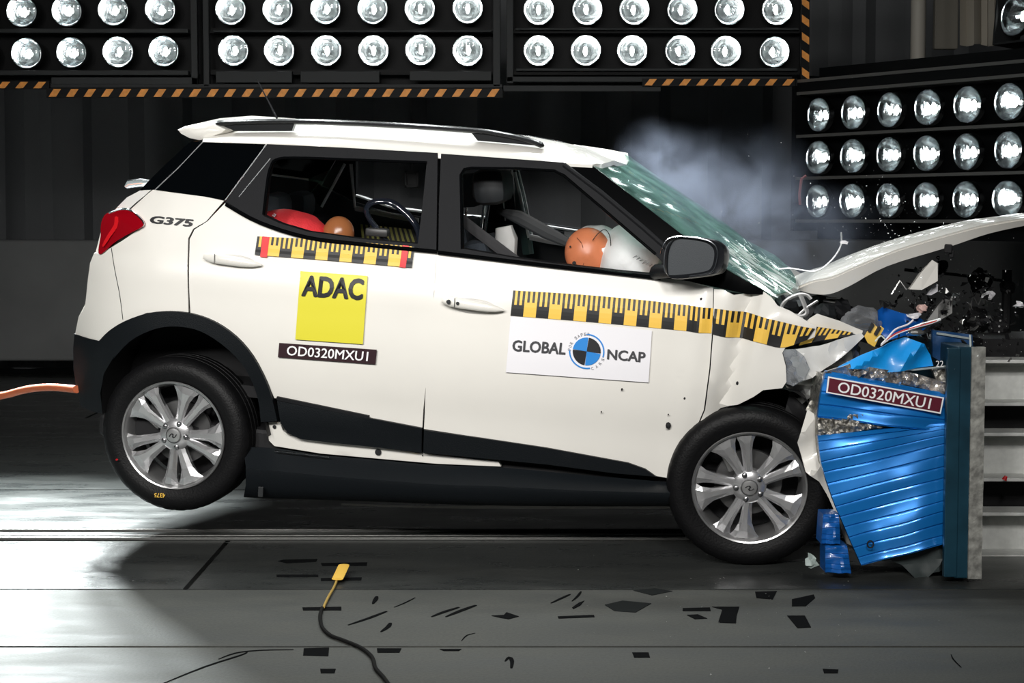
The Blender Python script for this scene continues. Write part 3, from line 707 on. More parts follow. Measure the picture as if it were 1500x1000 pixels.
# wheel wells, underbody, engine bay mass
def well(pts, depth, parent=car):
    b = MB(); P = cat(pts, 3); b.grid([[U(*p, .03) for p in P], [Vector((U(*p, .03).x, depth, U(*p, .03).z)) for p in P]]);
    V = [Vector((U(*p, .03).x, depth, U(*p, .03).z)) for p in P]; b.add(V, [tuple(range(len(V)))]); return b.build('wheel_well', black, parent, True)
well([(150, 606), (150, 560), (165, 525), (190, 498), (220, 482), (250, 476), (285, 480), (315, 495), (345, 520), (367, 550), (381, 585), (392, 640)], .36)
well([(1000, 740), (1001, 690), (1012, 655), (1035, 618), (1060, 600), (1100, 578), (1150, 570), (1190, 600), (1210, 700), (1205, 800)], .40)
b = MB(); b.box((-1.35, .9, .30), (2.9, 1.55, .10), ch=.02); b.box((-1.3, .9, .24), (2.0, .3, .08)); b.box((-2.45, .9, .36), (.7, 1.0, .16), ch=.05); b.build('underbody', black, car)
b = MB(); b.box((-.18, .9, .72), (.22, 1.45, .75), ch=.04); b.box((.05, .95, .62), (.35, 1.15, .45), ch=.05); b.build('engine_block', dark, car)
# inner arch liner torn loose above the front wheel
b = MB(); c = U(1118, 715, .1)
for k in range(7):
    r = .385 + .006 * (k % 2) + .004 * k
    b.lathe([(r, .06 + .035 * k), (r + .012, .075 + .035 * k), (r, .092 + .035 * k)], 20, c=c, a0=radians(30), a1=radians(118))
b.build('arch_liner', mat('grey black liner', (.045, .043, .038), .6, bump=.6, bscale=50, nscale=20, namt=.6), car, True, ang=50)
# windscreen
near = cat([(867, 241), (945, 299), (1012, 351), (1062, 391), (1130, 431)], 5); mids = cat([(917, 241), (1000, 291), (1070, 340), (1110, 372), (1166, 412)], 5)
rows = []
for a, c_ in zip(near, mids):
    A, C_ = S(*a, .006), U(*c_, .9); rw = []
    for k in range(17):
        t = k / 16 * 2 - 1; q = 1 - t * t; y_ = .9 + t * (.9 - A.y); rw.append(Vector((A.x + (C_.x - A.x) * q, y_, A.z + (C_.z - A.z) * q)))
    rows.append(rw)
b = MB(); b.grid(rows, thick=.005, tv=(-.6, 0, -.8)); ws = b.build('windscreen', wsglass, car, True, ang=60)
b = MB()                                   # cracks radiating over the lower glass
def wsp(i, k):                             # i along the height 0..1, k across 0..1
    a = i * (len(rows) - 1); i0 = min(int(a), len(rows) - 2); f = a - i0; kk = k * 16; k0 = min(int(kk), 15); g2 = kk - k0
    return rows[i0][k0].lerp(rows[i0][k0 + 1], g2).lerp(rows[i0 + 1][k0].lerp(rows[i0 + 1][k0 + 1], g2), f) + Vector((.5, 0, .6)) * .004
random.seed(3)
for k in range(60):
    i = random.uniform(.5, .98); u_ = random.uniform(.03, .6); L_ = random.uniform(.02, .09); an = random.uniform(0, 2 * pi)
    P = []
    for j in range(4): P.append(wsp(min(.995, max(0, i + L_ * cos(an) * j / 3 + random.uniform(-.006, .006))), min(.99, max(.01, u_ + L_ * 1.3 * sin(an) * j / 3))))
    b.tube(P, random.uniform(.0004, .0010), 4)
tag(b.build('crack_lines', mat('crack white', (.75, .85, .82), .3), ws), kind='stuff')
# shattered lower rail of the screen
b = MB()
random.seed(5)
for k in range(46):
    i = .62 + .37 * random.random(); p = wsp(i, random.uniform(.0, .5) ** 1.3); d = (wsp(min(1, i + .05), .2) - wsp(i - .05, .2)).normalized()
    l = random.uniform(.02, .09); hw = random.uniform(.002, .008); s2 = d.cross(Vector((0, 1, 0))).normalized()
    s2 = (s2 + Vector((0, random.uniform(-1, 1), 0))).normalized(); b.add([p - d * l, p + s2 * hw, p + d * l, p - s2 * hw], [(0, 1, 2, 3)])
tag(b.build('glass_sliver', mat('glass sliver', (.8, .9, .88), .1, metal=.5), ws), kind='stuff')
# hood
hb = cat([(1168, 420), (1188, 426), (1215, 427), (1245, 415), (1300, 386), (1390, 358), (1450, 338), (1515, 324)], 4)
ht = cat([(1172, 418), (1195, 397), (1222, 386), (1262, 368), (1330, 346), (1400, 326), (1450, 318), (1515, 310)], 4)
rows = []
for p, q in zip(hb, ht):
    B = U(*p, .14); m_ = (p[0] * .45 + q[0] * .55, p[1] * .45 + q[1] * .55); M_ = U(*m_, .12); n1 = U(m_[0] * .5 + q[0] * .5, m_[1] * .5 + q[1] * .5, .20); T_ = U(*q, .75)
    far = [Vector((v.x, 1.62 - v.y, v.z - .10)) for v in (n1, M_, B)]; T_.z -= .0
    rows.append([B, M_, n1, T_] + far)
b = MB(); b.grid(rows, thick=.01, tv=(0, 0, -1)); hood = b.build('hood', white, car, True, ang=50)
b = MB(); c = U(1389, 364, .13); b.box(c, (.03, .03, .035), ch=.005); b.box(c + Vector((.015, .01, -.02)), (.02, .02, .03), ch=.004); b.build('hood_stop', black, hood)
b = MB(); b.tube([U(*p, .5) for p in cat([(1232, 340), (1232, 358), (1222, 376), (1205, 392), (1188, 397), (1160, 393), (1140, 394)], 4)], .0035, 6); b.build('wiper_arm', mat('grey wire', (.45, .46, .48), .35, metal=.7), car, True)
# door mirror
mo = cat([(968, 372), (973, 356), (982, 348), (1000, 346), (1030, 350), (1044, 356), (1051, 366), (1050, 384), (1044, 397), (1030, 402), (1000, 406), (978, 407), (968, 400)], 3, True)
def MP(px, py, y): return U(px, py, y)
cx_ = sum(p[0] for p in mo) / len(mo); cy_ = sum(p[1] for p in mo) / len(mo)
b = MB(); rings = [(-.135, .86), (-.15, .93), (-.155, 1.0), (-.13, 1.03), (-.09, .98), (-.05, .85), (-.03, .55)]
# housing: rings go from the mirror face (rear, facing the camera side) to the cap in front
rows = []
for i, (yy, k) in enumerate(rings):
    sh = i * .012
    rw = [MP(cx_ + (p[0] - cx_) * k, cy_ + (p[1] - cy_) * k, yy) + Vector((sh, 0, 0)) for p in mo]; rw.append(rw[0]); rows.append(rw)
b.grid(rows); b.add([r for r in rows[-1][:-1]], [tuple(range(len(mo)))]); mir = b.build('door_mirror', mat('mirror black', (.010, .011, .013), .3, spec=.25), car, True, ang=60)
b = MB(); face = [MP(cx_ + (p[0] - cx_) * .88, cy_ + (p[1] - cy_) * .86, -.137) for p in mo]; b.add(face, [tuple(range(len(mo)))]); b.build('mirror_glass', mat('mirror face', (.05, .056, .062), .35, bump=.1, bscale=300), mir)
b = MB(); rw = [MP(cx_ + (p[0] - cx_) * 1.0, cy_ + (p[1] - cy_) * 1.0, -.153) for p in mo[0:30]]; b.tube(rw, .003, 6); b.build('mirror_rim', chrome, mir, True)
b = MB(); b.tube([MP(962, 398, .03), MP(975, 398, -.04), MP(995, 396, -.10)], [(.035, .03), (.025, .025), (.03, .03)], 10); b.build('mirror_stalk', plast, mir, True)
# --- stickers on the side
def SP(off): return lambda px, py: S(px, py, off)
def ruler(name, top, bot, u0, blocks, off, parent, reds=()):
    """ruler tape: top/bottom outlines sampled 0..1; blocks of two tick pairs, drawn as coloured cells"""
    T = cat([(p[0], p[1], 0) for p in top], 8); B = cat([(p[0], p[1], 0) for p in bot], 8)
    def at(P, s_):
        ls = [0]
        for a_, b_ in zip(P, P[1:]): ls.append(ls[-1] + (Vector(b_) - Vector(a_)).length)
        d = s_ * ls[-1]; i = 0
        while i < len(P) - 2 and ls[i + 1] < d: i += 1
        return Vector(P[i]).lerp(Vector(P[i + 1]), (d - ls[i]) / (ls[i + 1] - ls[i]))
    m = MB(); n = len(blocks)
    for k, col in enumerate(blocks):
        cuts = (0, .2, .4, .6, .8, 1)
        for q in range(len(cuts) - 1):
            s0, s1 = (k + cuts[q]) / n, (k + cuts[q + 1]) / n
            if col == 'k': cells = [(0, .56, 0 if q % 2 else 1), (.56, 1, 1)]
            else: cells = [(0, .44, 1 if q % 2 else 0), (.44, 1, 0)]
            for (t0, t1, mi) in [(a_ + (b_ - a_) * w_ / 3, a_ + (b_ - a_) * (w_ + 1) / 3, c2) for (a_, b_, c2) in cells for w_ in range(3)]:
                P_ = []
                for s_, t in ((s0, t0), (s1, t0), (s1, t1), (s0, t1)):
                    v = at(T, s_).lerp(at(B, s_), t); P_.append(S(v.x, v.y, off))
                m.add(P_, [(0, 1, 2, 3)], mi)
    return m.build(name, [tapey, tapek, taper], parent)
ruler('ruler_tape', [(377, 346), (490, 352), (607, 361)], [(373, 373), (490, 382), (603, 392)], 0, ['k'] + ['y', 'k'] * 5 + ['y', 'k'], -.012, car)
for q in ([(384.5, 346), (395, 347), (391, 377), (381, 376)], [(590, 359), (599, 360), (594, 392), (585, 391)]):
    decal('red_marker', q, taper, car, SP(-.014), (1, 3))
def door_off(px, py, off=0.0):
    q = S_keep(px, py, 0); return Vector((q.x, q.y + fdb(q.x, q.z) + off, q.z))
S_keep = S
S = door_off
ruler('ruler_tape', [(752, 425), (850, 431), (950, 440), (1045, 451)], [(748, 462), (850, 470), (950, 479), (1042, 488)], 0, ['k', 'y'] * 8, -.005, car)
S = S_keep
def fend_off(px, py, off):
    q = S_keep(px, py, 0); return Vector((q.x, q.y + fnb(q.x, q.z) + off, q.z))
_S = S
S_keep = S
def ruler_f(top, bot, blocks, off):
    global S
    S = lambda px, py, o_=0.0: fend_off(px, py, o_)
    r = ruler('ruler_tape', top, bot, 0, blocks, off, car); S = S_keep; return r
ruler_f([(1047, 451), (1062, 453), (1110, 462), (1165, 475), (1194, 480)], [(1043, 488), (1060, 492), (1110, 500), (1146, 508), (1182, 497)], ['k', 'y', 'k', 'y', 'k', 'y', 'k'], -.006)
S = lambda px, py, o_=0.0: U(px, py, .028)
ruler('ruler_tape', [(1186, 477), (1215, 481), (1250, 487)], [(1170, 506), (1200, 499), (1246, 492)], 0, ['y', 'k', 'y', 'k'], 0, car); S = S_keep
yl = decal('yellow_label', [(440, 397), (538.5, 404), (531.5, 504), (432.5, 497)], yel, car, SP(-.012), (6, 6))
lettering('lettering', 'ADAC', [(445, 402.5), (534, 408), (531, 440), (441, 434)], inkk, yl, SP(-.0165), .045)
def code_plate(quad, tq, place, place2, par):
    p = decal('code_label', quad, plate, par, place, (10, 2))
    lettering('lettering', 'OD0320MXU1', tq, inkw, p, place2, .012); return p
code_plate([(409, 502), (552, 512), (550, 533.5), (407, 523)], [(421, 506), (540, 515), (538.5, 529), (419.5, 520)], SP(-.012), SP(-.0165), car)
gs = decal('white_label', [(748, 463), (955, 484), (950, 560), (741, 545)], sheetw, car, SP(-.011), (10, 5))
lettering('lettering', 'GLOBAL', [(751, 497.5), (830, 502), (828, 519.5), (750, 514)], mat('grey print', (.045, .045, .05), .5), gs, SP(-.0155), .030)
lettering('lettering', 'NCAP', [(890, 511), (946, 515.5), (945, 531), (889, 526)], mat('grey print', (.045, .045, .05), .5), gs, SP(-.0155), .030)
def logo():
    c = S(859.5, 514.5, -.0125); R1 = .0565
    for i in range(4):
        b = MB(); a0 = i * pi / 2 + .02 - .07; P = [c] + [c + Vector((R1 * cos(a0 + k * (pi / 2 - .04) / 12), 0, R1 * sin(a0 + k * (pi / 2 - .04) / 12))) for k in range(13)]
        b.add([Vector((p.x, S_y(p), p.z)) for p in P], [tuple(range(14))]); b.build('roundel_quarter', inkk if i % 2 == 0 else inkb, gs)
    for a0, a1 in ((-15, 95), (178, 285)):
        b = MB(); rr = []
        for r in (.066, .0715): rr.append([Vector((c.x + r * cos(radians(a0 + (a1 - a0) * k / 20)), c.y, c.z + r * sin(radians(a0 + (a1 - a0) * k / 20)))) for k in range(21)])
        b.grid([[Vector((p.x, S_y(p), p.z)) for p in row] for row in rr]); b.build('ring_arc', inkb, gs)
    def arc_text(txt, a0, a1, r):
        for i, ch in enumerate(txt):
            if ch == ' ': continue
            a = radians(a0 + (a1 - a0) * i / (len(txt) - 1)); T, FC = text_geo(ch)
            n_ = Vector((cos(a), 0, sin(a))); t_ = Vector((sin(a), 0, -cos(a))); hw = .0045
            P = [c + n_ * (r + (.5 - t) * .012) + t_ * (s_ - .5) * 2 * hw for s_, t in T]
            if txt == 'CARS': P = [c + n_ * (r - (.5 - t) * .012) - t_ * (s_ - .5) * 2 * hw for s_, t in T]
            me = bpy.data.meshes.new('letter'); me.from_pydata([Vector((p.x, S_y(p), p.z)) for p in P], [], FC); me.materials.append(mat('pale grey print', (.25, .25, .27), .5)); o = bpy.data.objects.new('letter', me); COL.objects.link(o); o.parent = gs
    arc_text('FOR SAFER', 178, 88, .070); arc_text('CARS', 292, 338, .072)
def S_y(p): return YS(p.x, p.z) - .0150
logo()
lettering('lettering', 'G375', [(222, 315.5), (285, 321.5), (281, 332.5), (217, 326.5)], inkk, car, SP(-.003), .05)
# small scabs of black debris stuck on the door
for i, (px, py, r) in enumerate(((979, 623, .011), (911, 570, .004), (881, 603, .003), (1027, 438, .005), (1080, 561, .006), (1003, 583, .005), (979, 607, .003))):
    b = MB(); c = S(px, py, -.014 if px < 1040 else .01); b.ell(c, (r, .004, r * 1.3), 6, 4, fn=lambda v: 1 + .5 * noise.noise(v * 3 + Vector((px, 0, 0)))); b.build('debris_fleck', black, car)

# ------------------------------------------------------------------ crushed front end (parts of the car)
def crumple(name, px, y, m, amp=.03, thick=.006, g=.025, fr=9, seed=0, par=car, frame='c', tilt=0.0, smooth=True, ang=28):
    """torn, creased sheet: outline at car-frame (or world) depth y, relief by noise"""
    fnp = (lambda p: U(p[0], p[1], y)) if frame == 'c' else (lambda p: W(p[0], p[1], y))
    P = [fnp(p) for p in px]; V2, FF = triangulate([(p.x, p.z) for p in P], [], g); cx0 = sum(p.x for p in P) / len(P)
    def rel(x, z): return y + amp * (abs(noise.noise(Vector((x * fr, z * fr, seed)))) * 2 - .5) + tilt * (x - cx0)
    V, FC = slab(V2, FF, lambda x, z: Vector((x, rel(x, z), z)), thick, Vector((0, 1, 0)))
    return mk(name, V, FC, m, par, smooth, ang=ang)
crumple('wing_shred', [(1176, 476), (1186, 466), (1197, 459), (1230, 470), (1264, 484), (1262, 491), (1240, 486), (1200, 483), (1180, 484)], .06, white, .015)
crumple('folded_wing', [(1146, 516), (1170, 510), (1200, 506), (1235, 494), (1262, 488), (1266, 493), (1250, 508), (1225, 528), (1190, 552), (1170, 560), (1164, 545), (1160, 530)], .03, mat('scuffed silver white', (.66, .66, .64), .3, coat=.5), .05, fr=7, seed=4)
crumple('headlamp', [(1146, 513), (1165, 512), (1178, 522), (1186, 540), (1178, 556), (1162, 566), (1150, 560), (1152, 535)], -.0, milky, .03, .03, fr=14, seed=8)
b = MB(); b.ell(U(1262, 470, .25), (.085, .06, .06), 20, 12, fn=lambda v: 1 + .18 * noise.noise(v * 2.1)); b.build('lamp_dome', milky, car, True)
crumple('lower_lamp_tray', [(1150, 562), (1185, 552), (1225, 530), (1262, 498), (1240, 540), (1205, 560), (1195, 575), (1175, 590), (1160, 580)], .10, steel, .06, fr=12, seed=2)
crumple('bumper_strip', [(1183, 600), (1200, 610), (1202, 650), (1210, 690), (1224, 720), (1238, 760), (1248, 800), (1240, 796), (1228, 760), (1214, 730), (1200, 706), (1180, 690), (1168, 648)], -.02, white, .04, .008, fr=5, seed=3)
crumple('torn_arch_cover', [(1160, 562), (1180, 575), (1196, 605), (1204, 620), (1182, 602), (1168, 640), (1176, 690), (1160, 660), (1140, 640), (1150, 600)], .12, black, .05, fr=8, seed=5)
crumple('radiator_fragment', [(1196, 570), (1206, 556), (1200, 610), (1180, 600)], .05, honey, .03, fr=14, seed=6)
crumple('dark_bumper_core', [(1160, 450), (1200, 440), (1290, 470), (1330, 520), (1260, 500), (1210, 560), (1190, 640), (1150, 620)], .34, dark, .12, .25, g=.05, fr=6, seed=7)
crumple('tape_scrap', [(1266, 492), (1275, 477), (1280, 474), (1286, 480), (1290, 477), (1295, 481), (1288, 493), (1281, 508), (1271, 502)], .02, tapey, .012, .004, g=.02)
for q in ([(1277, 473), (1281, 476), (1275, 487), (1271, 485)], [(1287, 477), (1291, 480), (1284, 492), (1280, 489)]): crumple('tape_tick', q, .002, tapek, 0, .02)
b = MB()
for P, r in (([(1143, 457), (1147, 445), (1158, 436), (1172, 431), (1182, 432), (1188, 438)], .010), ([(1172, 431), (1178, 445), (1182, 458), (1172, 463), (1150, 458)], .011), ([(1160, 470), (1180, 452), (1198, 440)], .006), ([(1143, 458), (1152, 463), (1176, 466)], .008)):
    b.tube([U(*p, .16) for p in cat(P, 4)], (r, r * .6), 8)
b.build('hinge_bracket', mat('raw grey bracket', (.55, .55, .55), .35, metal=.5), car, True)
b = MB()
for P in ([(1206, 440), (1228, 444), (1232, 448)], [(1200, 452), (1215, 462), (1225, 466)], [(1186, 478), (1200, 462), (1206, 456)], [(1210, 436), (1226, 437)]): b.tube([U(*p, .25) for p in P], .004, 6)
b.build('bent_rod', steel, car, True)
random.seed(11)
for k, (px, py, m_) in enumerate(((1152, 447, dark), (1210, 458, dark), (1230, 452, satin), (1185, 590, steel), (1168, 575, satin), (1196, 588, dark), (1160, 500, dark), (1245, 520, steel))):
    b = MB(); b.ell(U(px, py, .22 + .03 * (k % 3)), (.05, .07, .04), 9, 6, fn=lambda v: 1 + .5 * noise.noise(v * 3 + Vector((k, 0, 0)))); b.build('engine_fragment', m_, car)
# ------------------------------------------------------------------ cabin
b = MB(); b.box((-1.35, .90, .50), (2.2, 1.5, .05)); b.build('cabin_floor', black, car)
b = MB(); b.box((-.62, .9, .95), (.22, 1.45, .30), ch=.05); b.box((-.70, .9, 1.02), (.10, 1.4, .12), ch=.04); b.build('dashboard', dark, car)
def seat(x, y, w_, hr, mcol, zt=1.10):
    b = MB(); b.box((x + .28, y, .62), (.52, w_, .16), ch=.05); s_ = b.build('front_seat' if hr else 'rear_seat', mcol, car, True)
    b = MB(); R_ = Matrix.Rotation(radians(-14), 3, 'Y'); b.box(R_ @ Vector((0, 0, .28)) + Vector((x, y, .66)), (.13, w_, .56 + (zt - 1.1)), R_, ch=.045); b.build('backrest', mcol, s_, True)
    return s_
hN = U(722, 272, .47); hF = U(689, 278, 1.30)
s1 = seat(hN.x + .10, .47, .48, True, fabric); s2 = seat(hF.x + .10, 1.30, .48, True, fabric)
for s_, h, mm in ((s1, hN, dark), (s2, hF, greyfab)):
    b = MB(); b.box(h, (.15, .26, .155), Matrix.Rotation(radians(-8), 3, 'Y'), ch=.045); b.build('headrest', mm, s_, True)
    for dy in (-.06, .06):
        b = MB(); b.tube([h + Vector((-.02, dy, -.05)), h + Vector((-.035, dy, -.24))], .006, 8); b.build('headrest_post', chrome, s_, True)
b = MB(); b.tube([U(*p, .50) for p in ((738, 332), (742, 350), (741, 372))], [(.03, .05), (.045, .06), (.04, .06)], 12); b.build('side_bolster', mat('pale bolster', (.45, .45, .44), .8), s1, True)
b = MB(); b.box((-2.18, .9, .85), (.16, 1.35, .62), Matrix.Rotation(radians(-14), 3, 'Y'), ch=.05); b.box((-1.85, .9, .62), (.5, 1.35, .15), ch=.05); rs = b.build('rear_seat', fabric, car, True)
for px, py, y_ in ((404, 303, .80), (440, 300, 1.35)):
    b = MB(); b.box(U(px, py, y_), (.11, .22, .13), ch=.04); b.build('headrest', greyfab, rs, True)
b = MB(); b.tube([U(*p, .24) for p in ((672, 318), (700, 340), (745, 374), (780, 400))], (.022, .002), 6, flat=(0, 0, 1)); b.build('seat_belt', mat('grey belt', (.025, .025, .027), .8), car)
b = MB(); b.tube([U(*p, .62) for p in ((728, 308), (760, 318), (800, 340), (838, 358))], [(.012, .003), (.03, .004), (.03, .004), (.02, .004)], 8, flat=(0, 0, 1)); b.build('seat_belt', dark, car)
b = MB(); b.tube([U(*p, 1.66) for p in ((752, 250), (760, 290), (768, 330), (774, 372))], [(.02, .04)] * 4, 8); b.build('far_centre_pillar', mat('green grey trim', (.03, .06, .055), .6), car, True)
b = MB(); b.tube([U(*p, 1.60) for p in ((754, 252), (763, 290), (771, 330), (775, 348))], .008, 8); b.tube([U(*p, 1.60) for p in ((760, 252), (769, 290), (777, 330), (781, 352))], .005, 8); b.build('pillar_edge', mat('bright painted edge', (.8, .8, .8), .3), car, True)
b = MB(); b.tube([U(*p, 1.60) for p in ((776, 347), (800, 352), (832, 357))], (.010, .02), 8); b.build('far_sill', mat('bright painted edge', (.8, .8, .8), .3), car, True); b = MB(); b.tube([U(*p, 1.60) for p in ((520, 305), (560, 313), (613, 323))], (.007, .02), 8); b.build('far_sill', mat('bright painted edge', (.8, .8, .8), .3), car, True)
b = MB(); b.tube([U(*p, 1.5) for p in ((505, 240), (488, 272), (471, 303))], .007, 8); b.tube([U(*p, 1.5) for p in ((513, 240), (517, 275), (520, 304))], .006, 8); b.tube([U(*p, 1.5) for p in ((516, 240), (521, 304))], .002, 6); b.build('far_glass_edge', mat('bright painted edge', (.8, .8, .8), .3), car, True)
wslab('lowered_far_glass', [(452, 262), (503, 240), (470, 303), (452, 285)], 1.52, .006, sideglass, car, frame='c')
for q in ([(528, 328), (605, 336), (612, 356), (530, 350)],):
    b = MB(); n = 22
    for k in range(n):
        s0, s1_ = k / n, (k + 1) / n
        P = [Vector(q[0]).lerp(Vector(q[1]), s0), Vector(q[0]).lerp(Vector(q[1]), s1_), Vector(q[3]).lerp(Vector(q[2]), s1_), Vector(q[3]).lerp(Vector(q[2]), s0)]
        b.add([U(p.x, p.y, 1.55) for p in P], [(0, 1, 2, 3)], k % 2)
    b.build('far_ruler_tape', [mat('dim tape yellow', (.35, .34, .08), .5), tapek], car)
b = MB(); c = U(832, 345, 1.45)
b.box(U(834, 346, 1.5), (.05, .01, .045)); b.build('paper_tag', sheetw, car)
# airbag
ab = U(925, 372, .48)
def abf(v): return 1 + .10 * noise.noise(v * 1.8 + Vector((3, 1, 0))) + .012 * sin(v.z * 30 + v.x * 20) * max(0, v.x)
b = MB(); b.ell(U(925, 380, .50), (.150, .24, .145), 48, 32, rot=Matrix.Rotation(radians(35), 3, 'Y'), fn=abf); b.ell(U(880, 358, .56), (.11, .2, .08), 36, 24, rot=Matrix.Rotation(radians(15), 3, 'Y'), fn=abf); bag = b.build('airbag', bagm, car, True)
b = MB(); b.tube([U(*p, .34) for p in cat([(868, 352), (876, 342), (886, 336), (893, 345), (895, 362)], 4)], .0018, 6); b.build('seam_thread', dark, bag)
b = MB()
for k in range(6): b.tube([U(925 + 5.2 * k, 378 + 2.2 * k + (k % 2), .27 + .006 * k), U(933 + 4.5 * k, 374 + 2.5 * k, .27 + .006 * k)], .0015, 5)
b.build('seam_stitch', mat('grey stitch', (.25, .25, .26), .7), bag)
# ------------------------------------------------------------------ crash test dummies
def skin(nodes, edges, name, m, parent, org, sub=2):
    me = bpy.data.meshes.new(name); me.from_pydata([Vector(n[0]) - Vector(org) for n in nodes], edges, []); o = bpy.data.objects.new(name, me); COL.objects.link(o)
    md = o.modifiers.new('s', 'SKIN'); md.use_smooth_shade = True; sv = me.skin_vertices[0].data
    for i, n in enumerate(nodes): sv[i].radius = n[1] if isinstance(n[1], tuple) else (n[1], n[1])
    sv[0].use_root = True
    s_ = o.modifiers.new('u', 'SUBSURF'); s_.levels = sub; s_.render_levels = sub
    bpy.context.view_layer.update()
    nm = bpy.data.meshes.new_from_object(o.evaluated_get(bpy.context.evaluated_depsgraph_get())); bpy.data.objects.remove(o)
    nm.name = name; nm.materials.clear(); nm.materials.append(m); nm.polygons.foreach_set('use_smooth', [True] * len(nm.polygons))
    r = bpy.data.objects.new(name, nm); COL.objects.link(r); r.parent = parent; return r
def hand(base, d, side, m, parent, org, k=1.0):
    d = Vector(d).normalized(); sd = Vector(side).normalized(); n_ = d.cross(sd)
    b = MB(); b.tube([base, base + d * .05 * k, base + d * .085 * k], [(.014 * k, .024 * k), (.017 * k, .040 * k), (.013 * k, .038 * k)], 10, flat=n_)
    for i, L_ in enumerate((.062, .072, .066, .05)):
        s0 = base + d * .080 * k + sd * (-.03 + .02 * i) * k
        b.tube([s0, s0 + d * L_ * .5 * k + n_ * .008 * k, s0 + d * L_ * .85 * k + n_ * .028 * k, s0 + d * L_ * .9 * k + n_ * .040 * k], [.0092 * k, .0088 * k, .008 * k, .005 * k], 8)
    s0 = base + d * .03 * k - sd * .036 * k; b.tube([s0, s0 + d * .025 * k - sd * .018 * k, s0 + d * .05 * k - sd * .022 * k + n_ * .015 * k], [.011 * k, .010 * k, .007 * k], 8)
    return b.build('hand', m, parent, True, off=org)
def dummy(label, hip, neck, headc, hr, headrot, yc, sc, shirt, skinm, handp=None, knee=None, group=None):
    hipv, nk = Vector(hip), Vector(neck); org = c2w(hipv); t_ = empty('crash_test_dummy', org, CARR); tag(t_, label, 'dummy')
    O = hipv; mid_ = hipv.lerp(nk, .5) + Vector((-.04, 0, .05)) * sc; chest = hipv.lerp(nk, .82)
    sh = .17 * sc; hip_w = .09 * sc
    kn = Vector(knee) if knee else hipv + Vector((.42, 0, .06)) * sc; an = kn + Vector((.12, 0, -.36)) * sc
    N = [(hipv, (.13 * sc, .15 * sc)), (mid_, (.12 * sc, .15 * sc)), (chest, (.12 * sc, .17 * sc)), (nk, .055 * sc)]
    E = [(0, 1), (1, 2), (2, 3)]
    for s_ in (-1, 1):
        i = len(N); N += [(hipv + Vector((.06, s_ * hip_w, -.02)) * 1.0, .085 * sc), (kn + Vector((0, s_ * .13 * sc, 0)), .06 * sc), (an + Vector((0, s_ * .11 * sc, 0)), .04 * sc), (an + Vector((.14 * sc, s_ * .11 * sc, -.03)), .035 * sc)]
        E += [(0, i), (i, i + 1), (i + 1, i + 2), (i + 2, i + 3)]
        j = len(N); hp = Vector(handp) if handp else nk + Vector((.28, 0, -.14)) * sc
        shv = chest + Vector((.03 * sc, s_ * sh * 1.05, .02)); el = shv.lerp(hp, .5) + Vector((-.03, s_ * .05, -.10)) * sc; wr = Vector((hp.x, nk.y + s_ * .15 * sc if not (handp and s_ < 0) else hp.y, hp.z))
        N += [(shv, .06 * sc), (el, .045 * sc), (wr, .030 * sc)]; E += [(2, j), (j, j + 1), (j + 1, j + 2)]
        hand(wr, (wr - el), (0, 1, 0), skinm, t_, O, sc)
    skin(N, E, 'body', shirt, t_, O)
    b = MB()
    def hf(v):
        k = 1.0
        k -= .06 * max(0, v.x) ** 2 * (1 if v.z < .2 else .3)                     # flatter face side
        k += .10 * math.exp(-((v.y / .18) ** 2 + ((v.z + .05) / .16) ** 2)) * max(0, v.x) ** 4    # nose
        k -= .05 * math.exp(-(((abs(v.y) - .35) / .15) ** 2 + ((v.z - .15) / .12) ** 2)) * max(0, v.x) ** 2  # eye sockets
        k -= .03 * math.exp(-((v.y / .3) ** 2 + ((v.z + .42) / .05) ** 2)) * max(0, v.x) ** 2     # mouth line
        k += .05 * math.exp(-((v.x / .14) ** 2 + ((v.z + .05) / .2) ** 2)) * abs(v.y) ** 6        # ears
        return k
    Rm = Euler(tuple(radians(a) for a in headrot)).to_matrix()
    b.ell(headc, (hr * 1.12, hr * .86, hr * 1.02), 48, 32, rot=Rm, fn=hf); hd = b.build('head', skinm, t_, True, off=O)
    b = MB(); b.tube([nk - Vector((0, 0, .03)), (nk + Vector(headc)) / 2, Vector(headc)], [.05 * sc, .048 * sc, .05 * sc], 12); b.build('neck', black, t_, True, off=O)
    return t_, hd, O
hN_ = U(862, 371, .42)
t1, hd1, O1 = dummy('adult dummy with a smooth orange head bent face-down into the white airbag', (-1.02, .46, .74), (-.72 - .12, .46, 1.04), hN_, .098, (0, 75, 8), .46, 1.0, mat('ochre dummy suit', (.30, .18, .07), .8), orange, handp=U(957, 402, .30), knee=(-.58, .46, .78))
b = MB()
for px, py, r in ((858.5, 364, .0085), (841, 385, .008), (835, 361, .004)):
    c = U(px, py, .345); b.lathe([(r, .0), (r, -.006), (.0004, -.006)], 14, c=c - O1 + Vector((0, .004, 0)))
b.build('screw_hole', black, hd1)
b = MB(); b.tube([U(*p, .345 - .006 * sin(i * pi / 5)) - O1 for i, p in enumerate([(845, 348), (852, 356), (855, 366), (856, 376), (855, 386), (853, 391)])], .0014, 6); b.build('head_seam', mat('seam brown', (.12, .04, .02), .7), hd1)
t2, hd2, O2 = dummy('child-size dummy in a red top slumped forward with a brown head, on the rear seat', (-2.02, .52, .86), U(470, 338, .50), U(496, 342, .48), .068, (0, 95, 0), .5, .62, redm, brown, handp=U(520, 372, .4), knee=(-1.75, .52, .92))
b = MB(); b.ell(U(428, 330, .48), (.150, .13, .066), 32, 20, rot=Matrix.Rotation(radians(6), 3, 'Y'), fn=lambda v: 1 + .07 * noise.noise(v * 2.4)); b.build('jacket_back', redm, t2, True, off=O2)
b = MB(); b.tube([U(*p, .36) - O2 for p in ((399, 315), (402, 317), (404, 314), (401, 313))], .003, 6); b.build('toggle', sheetw, t2)
